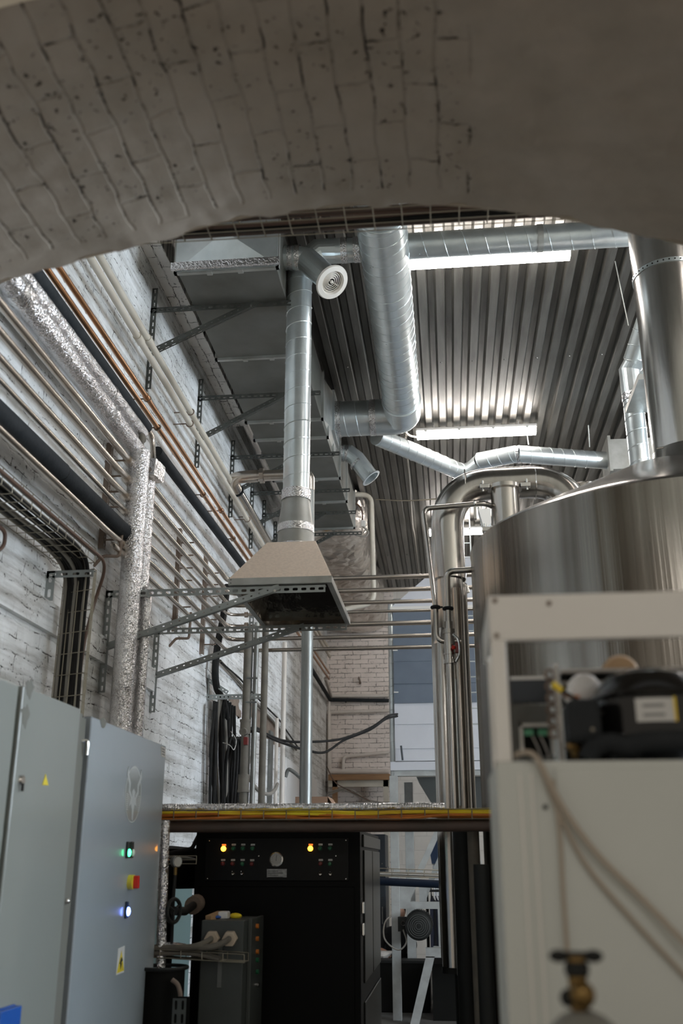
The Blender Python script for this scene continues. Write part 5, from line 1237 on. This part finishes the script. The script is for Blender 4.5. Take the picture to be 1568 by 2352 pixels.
basket(t,(a.x-.2,5.55,a.z-.02),(c.x,5.55,c.z-.02),(0,1,0),(0,0,1),.14,.04)
for k in range(5): MB().tube(curve([(a.x-.2,5.57+.025*k,a.z-.01),(a.x+.05,5.58+.02*k,a.z+.012*(k%2)),(c.x,5.57+.025*k,c.z-.005)]),.008,7).build('cable','grey_cable' if k%2 else 'black_cable',t,smooth=True)
pipe('black_hose','black_cable','black cable arching down into the wire tray behind the gauge','cable',curve([W(384,1962,y=5.6),W(420,1953,y=5.6),W(440,1948,y=5.6),W(450,1930,y=5.6),W(458,1915,y=5.6)]),.011,0)
t = thing('cable_reel', 'flat dark cable reel under the low wire tray', 'reel', W(390,2225,y=4.7))
c = W(385,2222,y=4.9); MB().ring((c.x-.02,4.9,c.z),(0,0,1),.11,.008,34,8).build('rim','motor_dark',t,smooth=True); MB().cyl((c.x-.02,4.9,0),(c.x-.02,4.9,c.z-.01),.10,26).build('core','dark_gap',t,smooth=True)
t = thing('slotted_trunking', 'small pale slotted cable trunking at the bottom of the gap', 'trunking', W(420,2330,y=4.7))
a = W(397,2293,y=4.7); c = W(428,2293,y=4.7)
MB().perf((a.x,4.7,.3),(a.x,4.7,a.z),(1,0,0),(c.x-a.x)/2,.035,.015,.4).build('face','box_grey',t,solid=.003)
MB().perf(((a.x+c.x)/2,4.7,.3),((a.x+c.x)/2,4.7,a.z),(1,0,0),(c.x-a.x)/2,.035,.015,.4).build('face','box_grey',t,solid=.003)
MB().box(a.x,c.x,4.76,4.765,.0,a.z).build('back','dark_gap',t)
t = thing('plastic_panel', 'teal painted panel low on the wall behind the gauge', 'panel', (-1.97,7,0))
MB().box(L+.005,L+.03,6.2,7.9,.4,W(420,2040,x=L).z).build('board','teal_wall',t)
pipe('orange_hose','rust','short orange-brown hose curving at the bottom of the gap','hose',curve([W(395,2250,y=4.8),W(408,2262,y=4.8),W(414,2285,y=4.8),W(412,2300,y=4.8)]),.010,0)

# ================================================================ condensing unit in the right foreground
FY = 1.75
def fw(px, py, y=FY): return W(px, py, y=y)
t = thing('condensing_unit', 'white metal cooler cabinet with an open compartment on top, near right foreground', 'cooler', (.4,1.9,0))
x0 = .079; x1 = .62; zt_ = fw(1300,1362).z+.0; zo = fw(1300,1468).z; xp = fw(1168,1600).x; zb_ = fw(1300,1748).z
z_t = 2.0
MB().box(x0,x1,FY,FY+.015,zo,z_t).build('top_rail','fridge_white',t,bevel=.003)
MB().box(x0,xp,FY,FY+.014,zb_-.01,zo+.001).build('front_post','fridge_white',t,bevel=.003)
MB().box(x0,x0+.004,FY+.015,FY+.32,zo+.02,z_t).build('side_rail','fridge_white',t)
MB().box(x0+.006,x0+.016,FY+.30,FY+.32,zb_,zo+.03).build('rear_post','fridge_white',t)
for q_ in ((1260,1386),(1136,1380),(1140,1460)):
    c = fw(*q_); MB().cyl((c.x,FY,c.z),(c.x,FY-.003,c.z),.0045,10).build('screw_hole','rust',t)
xd = fw(1145,1900).x
MB().box(xd,x1,FY-.006,FY+.34,.08,zb_-.0).build('lower_body','fridge_door',t,bevel=.004)
MB().box(fw(1280,1900).x,x1,FY-.012,FY-.006,.1,zb_-.012).build('door','fridge_door',t,bevel=.003)
for px_ in (1205,1232):
    x = fw(px_,2000).x; MB().box(x-.002,x+.002,FY-.012,FY-.006,.1,zb_-.02).build('corner_fold','fridge_white',t,bevel=.001)
c = fw(1252,1853,FY-.01); MB().cyl((c.x,FY-.006,c.z),(c.x,FY-.010,c.z),.004,10).build('rivet','rubber_foam',t)
MB().box(x0-.002,x0+.03,FY-.003,FY+.02,zb_-.008,zb_).build('rusty_edge','rust',t)
# compressor
cy_ = FY+.13
c0 = fw(1475,1640,cy_); cz_ = c0.z; cxx = c0.x+.012
t = thing('compressor', 'glossy black hermetic compressor inside the open top of the white cooler', 'compressor', (cxx,cy_,cz_-.1))
MB().lathe([(0,.080),(.04,.078),(.072,.066),(.092,.045),(.100,.031),(.104,.029),(.104,.022),(.100,.019),(.100,-.045),(.085,-.066),(0,-.07)],(cxx,cy_,cz_-.0),n=40).build('dome','compressor',t,smooth=True,flat=20)
MB().ring((cxx,cy_,cz_+.0255),(0,0,1),.104,.004,40,8).build('weld_rim','compressor',t,smooth=True)
a_ = math.radians(-95); lb = MB(); vs = []
for i in range(7):
    aa = a_+(-.32+.64*i/6)
    for z in (-.026,.014): vs.append((cxx+.1012*math.cos(aa), cy_+.1012*math.sin(aa), cz_+z))
lb.add(vs,[(2*i,2*i+2,2*i+3,2*i+1) for i in range(6)]); l1 = lb.build('rating_label','label_white',t)
vs = []; lb = MB()
for i in range(2):
    aa = a_+.32+.05*i
    for z in (-.026,.016): vs.append((cxx+.1014*math.cos(aa), cy_+.1014*math.sin(aa), cz_+z))
lb.add(vs,[(0,2,3,1)]); lb.build('label_edge','yellow_cable',l1)
vs = []; lb = MB()
for k in range(2):
    o_ = len(vs)
    for i in range(5):
        aa = a_+(-.2+.36*i/4)
        for z in (-.018+k*.016,-.012+k*.016): vs.append((cxx+.1018*math.cos(aa), cy_+.1018*math.sin(aa), cz_+z))
lb.add(vs,[(k*10+2*i,k*10+2*i+2,k*10+2*i+3,k*10+2*i+1) for k in range(2) for i in range(4)]); lb.build('label_text','grey_ink',l1)
tb = fw(1335,1655,cy_-.06); MB().box(tb.x-.028,tb.x+.030,cy_-.10,cy_-.02,tb.z-.042,tb.z+.034).build('terminal_box','rubber_foam',t,bevel=.012)
MB().ball((tb.x+.012,cy_-.102,tb.z-.022),.005,8).build('terminal_screw','chrome',t,smooth=True)
MB().cyl((cxx,cy_,zb_),(cxx,cy_,cz_-.069),.06,20).build('mount','rubber_foam',t,smooth=True)
pipe('suction_hose','rubber_foam','fat black insulated hose curling below the compressor','hose',curve([fw(1350,1745,FY+.03),fw(1365,1718,FY+.03),fw(1400,1706,FY+.03),fw(1440,1712,FY+.02),fw(1480,1703,FY+.02),fw(1540,1700,FY+.02),fw(1600,1702,FY+.02)]),.017,0)
pipe('suction_hose','rubber_foam','black hose loop ending at the rim left of the fat hose','hose',curve([fw(1408,1748,FY+.04),fw(1420,1728,FY+.045),fw(1440,1722,FY+.05),fw(1470,1745,FY+.05)]),.010,0)
t = thing('capacitor', 'rounded pinkish white plastic cover left of the compressor dome', 'cover', fw(1340,1590,FY+.17))
c = fw(1342,1590,FY+.18); MB().ball(c,.034,18,1,.8,1.05).build('shell','white_plastic',t,smooth=True)
q = fw(1310,1610,FY+.16); MB().cyl(c,q,.014,12).build('neck','white_plastic',t,smooth=True)
t = thing('condenser_coil', 'finned condenser coil behind the compressor', 'condenser', fw(1400,1600,FY+.27))
a = fw(1285,1545,FY+.26); e = fw(1568,1545,FY+.26)
MB().box(a.x,x1-.02,FY+.255,FY+.262,zb_,a.z).build('rear_plate','dark_gap',t)
for py_ in (1542,1570,1597,1625):
    z = fw(1400,py_,FY+.25).z; MB().cyl((a.x,FY+.245,z),(x1-.02,FY+.245,z),.0035,8).build('coil_tube','fin_metal',t)
for py_ in (1542,1570,1597):
    z = fw(1400,py_,FY+.25).z; mb = MB(); x = a.x
    while x < x1-.03: mb.box(x,x+.0012,FY+.235,FY+.255,z-.004,z+.004); x += .0032
    mb.build('fins','fin_metal',t)
x = fw(1281,1600,FY+.2).x; MB().box(x-.004,x+.004,FY+.20,FY+.21,zb_,fw(1281,1525,FY+.2).z).build('upright','fin_metal',t)
for k in range(6):
    z = fw(1270,1548+k*27,FY+.22).z; MB().ring((x-.01,FY+.225,z),(0,1,0),.009,.003,14,6).build('return_bend','rust',t,smooth=True)
t = thing('fan_motor', 'round tan fan motor showing above the compressor', 'fan motor', fw(1425,1520,FY+.30))
c = fw(1425,1533,FY+.275); MB().lathe([(0,0),(.030,.0),(.036,.010),(.036,.03),(0,.03)],(c.x,FY+.27,c.z-.01),(0,1,0),24).build('case','fan_tan',t,smooth=True)
MB().box(c.x-.04,c.x+.04,FY+.265,FY+.275,c.z-.06,c.z-.02).build('bracket','rust',t)
t = thing('circuit_board', 'small control board in a pale frame at the back of the open compartment', 'circuit board', fw(1230,1700,FY+.28))
a = fw(1192,1662,FY+.28); e = fw(1275,1735,FY+.28)
for q_ in ((a.x,e.x,a.z-.006,a.z),(a.x,a.x+.006,e.z,a.z),(e.x-.006,e.x,e.z,a.z)): MB().box(q_[0],q_[1],FY+.28,FY+.285,q_[2],q_[3]).build('frame','off_white',t)
MB().box(a.x+.008,e.x-.008,FY+.288,FY+.292,e.z,a.z-.008).build('board','dark_gap',t)
for px_ in (1213,1245): c = fw(px_,1682,FY+.28); MB().box(c.x-.008,c.x+.010,FY+.281,FY+.288,c.z-.006,c.z+.006).build('connector','green_board',t)
for px_ in (1222,1240): MB().tube(curve([fw(px_,1690,FY+.27),fw(px_+14,1720,FY+.25),fw(px_+22,1745,FY+.2)]),.0018,6).build('lead','grey_cable',t,smooth=True)
t = thing('wiring_terminal', 'yellow terminal with thin dark wires left of the compressor', 'connector', fw(1277,1580,FY+.1))
a = fw(1268,1570,FY+.1); c = fw(1290,1587,FY+.1); MB().cyl(a,c,.006,10).build('terminal','yellow_cable',t,smooth=True)
MB().tube(curve([c,fw(1320,1605,FY+.08),fw(1350,1630,FY+.06),fw(1385,1638,FY+.05)]),.0035,8).build('lead','black_cable',t,smooth=True)
MB().tube(curve([c,fw(1305,1600,FY+.1),fw(1330,1600,FY+.1)]),.003,8).build('lead','orange_cable',t,smooth=True)
t = thing('dark_grille', 'dark louvred panel at the back left of the open compartment', 'grille', fw(1220,1600,FY+.29))
a = fw(1172,1556,FY+.29); e = fw(1272,1740,FY+.29)
zz = fw(1220,1560,FY+.29).z; MB().box(a.x-.0,e.x,FY+.295,FY+.30,fw(1220,1614,FY+.29).z,zz).build('upper_slat','slate_paint',t)
MB().box(a.x,e.x,FY+.293,FY+.30,zz,zz+.006).build('trim','off_white',t)
MB().box(a.x,e.x,FY+.295,FY+.30,zb_,fw(1220,1618,FY+.29).z).build('lower_slat','dusty_grey',t)
pipe('copper_stub','brass','brass pipe stub at the foot of the compartment','pipe',[fw(1302,1715,FY+.06),fw(1330,1712,FY+.06),fw(1318,1735,FY+.05)],.007,.01)
# cords down the front
pipe('power_cord','beige_cord','long pale cord slanting down across the front of the cooler','cord',curve([fw(1185,1735,FY+.0),fw(1205,1728,FY-.02),fw(1235,1745,FY-.025),fw(1290,1850,FY-.03),fw(1370,1960,FY-.03),fw(1480,2070,FY-.03),fw(1600,2195,FY-.04)]),.0045,0)
pipe('power_cord','beige_cord','second pale cord just below the long slanting one','cord',curve([fw(1236,1750,FY-.018),fw(1285,1868,FY-.02),fw(1345,1985,FY-.02),fw(1450,2110,FY-.02),fw(1600,2270,FY-.02)]),.0035,0)
pipe('power_cord','beige_cord','thin cord hanging straight down the front of the cooler to the valve','cord',curve([fw(1268,1790,FY-.02),fw(1284,1900,FY-.02),fw(1293,2050,FY-.02),fw(1303,2190,FY-.02)]),.0035,0)
# gas cylinder with its valve, out of focus
VY = 1.42
def vw(px, py): return W(px, py, y=VY)
c = vw(1322,2200)
t = thing('gas_cylinder', 'gas cylinder with a brass valve and dark T handle at the bottom right', 'gas cylinder', (c.x,VY,0))
u = vw(1323,2210).x; m1 = vw(1323,2196).z
MB().ball((u-.022,VY,m1),.0105,12,1.2,1,.75).ball((u+.022,VY,m1),.0105,12,1.2,1,.75).cyl((u-.022,VY,m1),(u+.022,VY,m1),.006,10).build('handle','motor_dark',t,smooth=True)
MB().cyl((u,VY,m1),(u,VY,vw(1320,2250).z),.0125,16).build('bonnet','brass',t,smooth=True)
MB().lathe([(.0125,0),(.0155,-.004),(.0155,-.014),(.0125,-.018)],(u,VY,m1-.006),n=20).build('packing_nut','motor_dark',t,smooth=True)
q = vw(1335,2283); MB().ball((q.x,VY-.01,q.z),.0165,14).build('valve_body','brass',t,smooth=True)
q2 = vw(1305,2292); MB().ball((q2.x,VY,q2.z),.011,12).build('side_cap','motor_dark',t,smooth=True)
MB().cyl((u,VY,vw(1320,2250).z),(u,VY,vw(1320,2318).z),.012,14).build('stem','brass',t,smooth=True)
zz = vw(1330,2322).z
MB().lathe([(.014,0),(.028,-.006),(.055,-.03),(.075,-.07),(.08,-.12),(.08,-zz+.01),(.07,-zz)],(u+.003,VY,zz),n=36).build('shell','cyl_green',t,smooth=True)

# ================================================================ tray behind the crown of the arch
Ya = 2.85
t = thing('cable_tray', 'brown wire cable tray running across just behind the crown of the arch', 'cable tray', (-.3,Ya,3.55))
a = W(360,556,y=Ya+.22); c = W(1320,505,y=Ya+.22)
zl_ = a.z-.0; zr_ = c.z-.0
basket(t,(a.x-.9,Ya,zl_-.0),(c.x+.9,Ya,zr_),(0,1,0),(0,0,1),.22,.09,.1,.0022,'wire',5,2)
rs = random.Random(8)
for k in range(13):
    y = Ya+.012+.0165*k; h = rs.uniform(.004,.02)
    MB().tube(curve([(a.x-.9,y,zl_+.008+h),(-.6,y+rs.uniform(-.01,.01),(zl_+zr_)/2+.008+h*rs.uniform(.5,1.4)),(.1,y,(zl_+zr_)/2+.008+h),(c.x+.9,y,zr_+.008+h)]),rs.choice([.007,.009,.011]),8).build('cable',rs.choice(['tray_dark','tray_dark','black_cable','brown_cable']),t,smooth=True)

# ================================================================ unseen daylight window added on the far right for its light, room in front of the arch
for k,(y0,y1) in enumerate(((2.9,7.4),)):
    o = MB().box(6.97,6.985,y0,y1,1.9,4.7).build('window_%d'%(k+1),'daylight'); struct(o,'large unseen daylight window added in the right wall to light the hall')
    mb = MB()
    for z in (1.9,2.8,3.8,4.7): mb.box(6.9,6.97,y0,y1,z-.03,z+.03)
    for i in range(5): y = y0+(y1-y0)*i/4; mb.box(6.9,6.97,y-.03,y+.03,1.9,4.7)
    f = mb.build('window_frame','off_white'); f.parent = o
# unseen lamp added to light the near wall and the cooler
t = thing('fluorescent_lamp', 'unseen fluorescent ceiling light added to brighten the room in front of the arch', 'ceiling light', (.3,-.9,3.3))
MB().box(-.6,.9,-.95,-.85,3.36,3.40).build('housing','lamp_body',t)
MB().box(-.58,.88,-.94,-.86,3.32,3.36).build('diffuser','tube_warm',t)
struct(MB().box(-3,4,-2.6,1.45,3.7,3.8).build('ceiling_front','near_plaster'),'low plaster ceiling of the room in front of the arch')
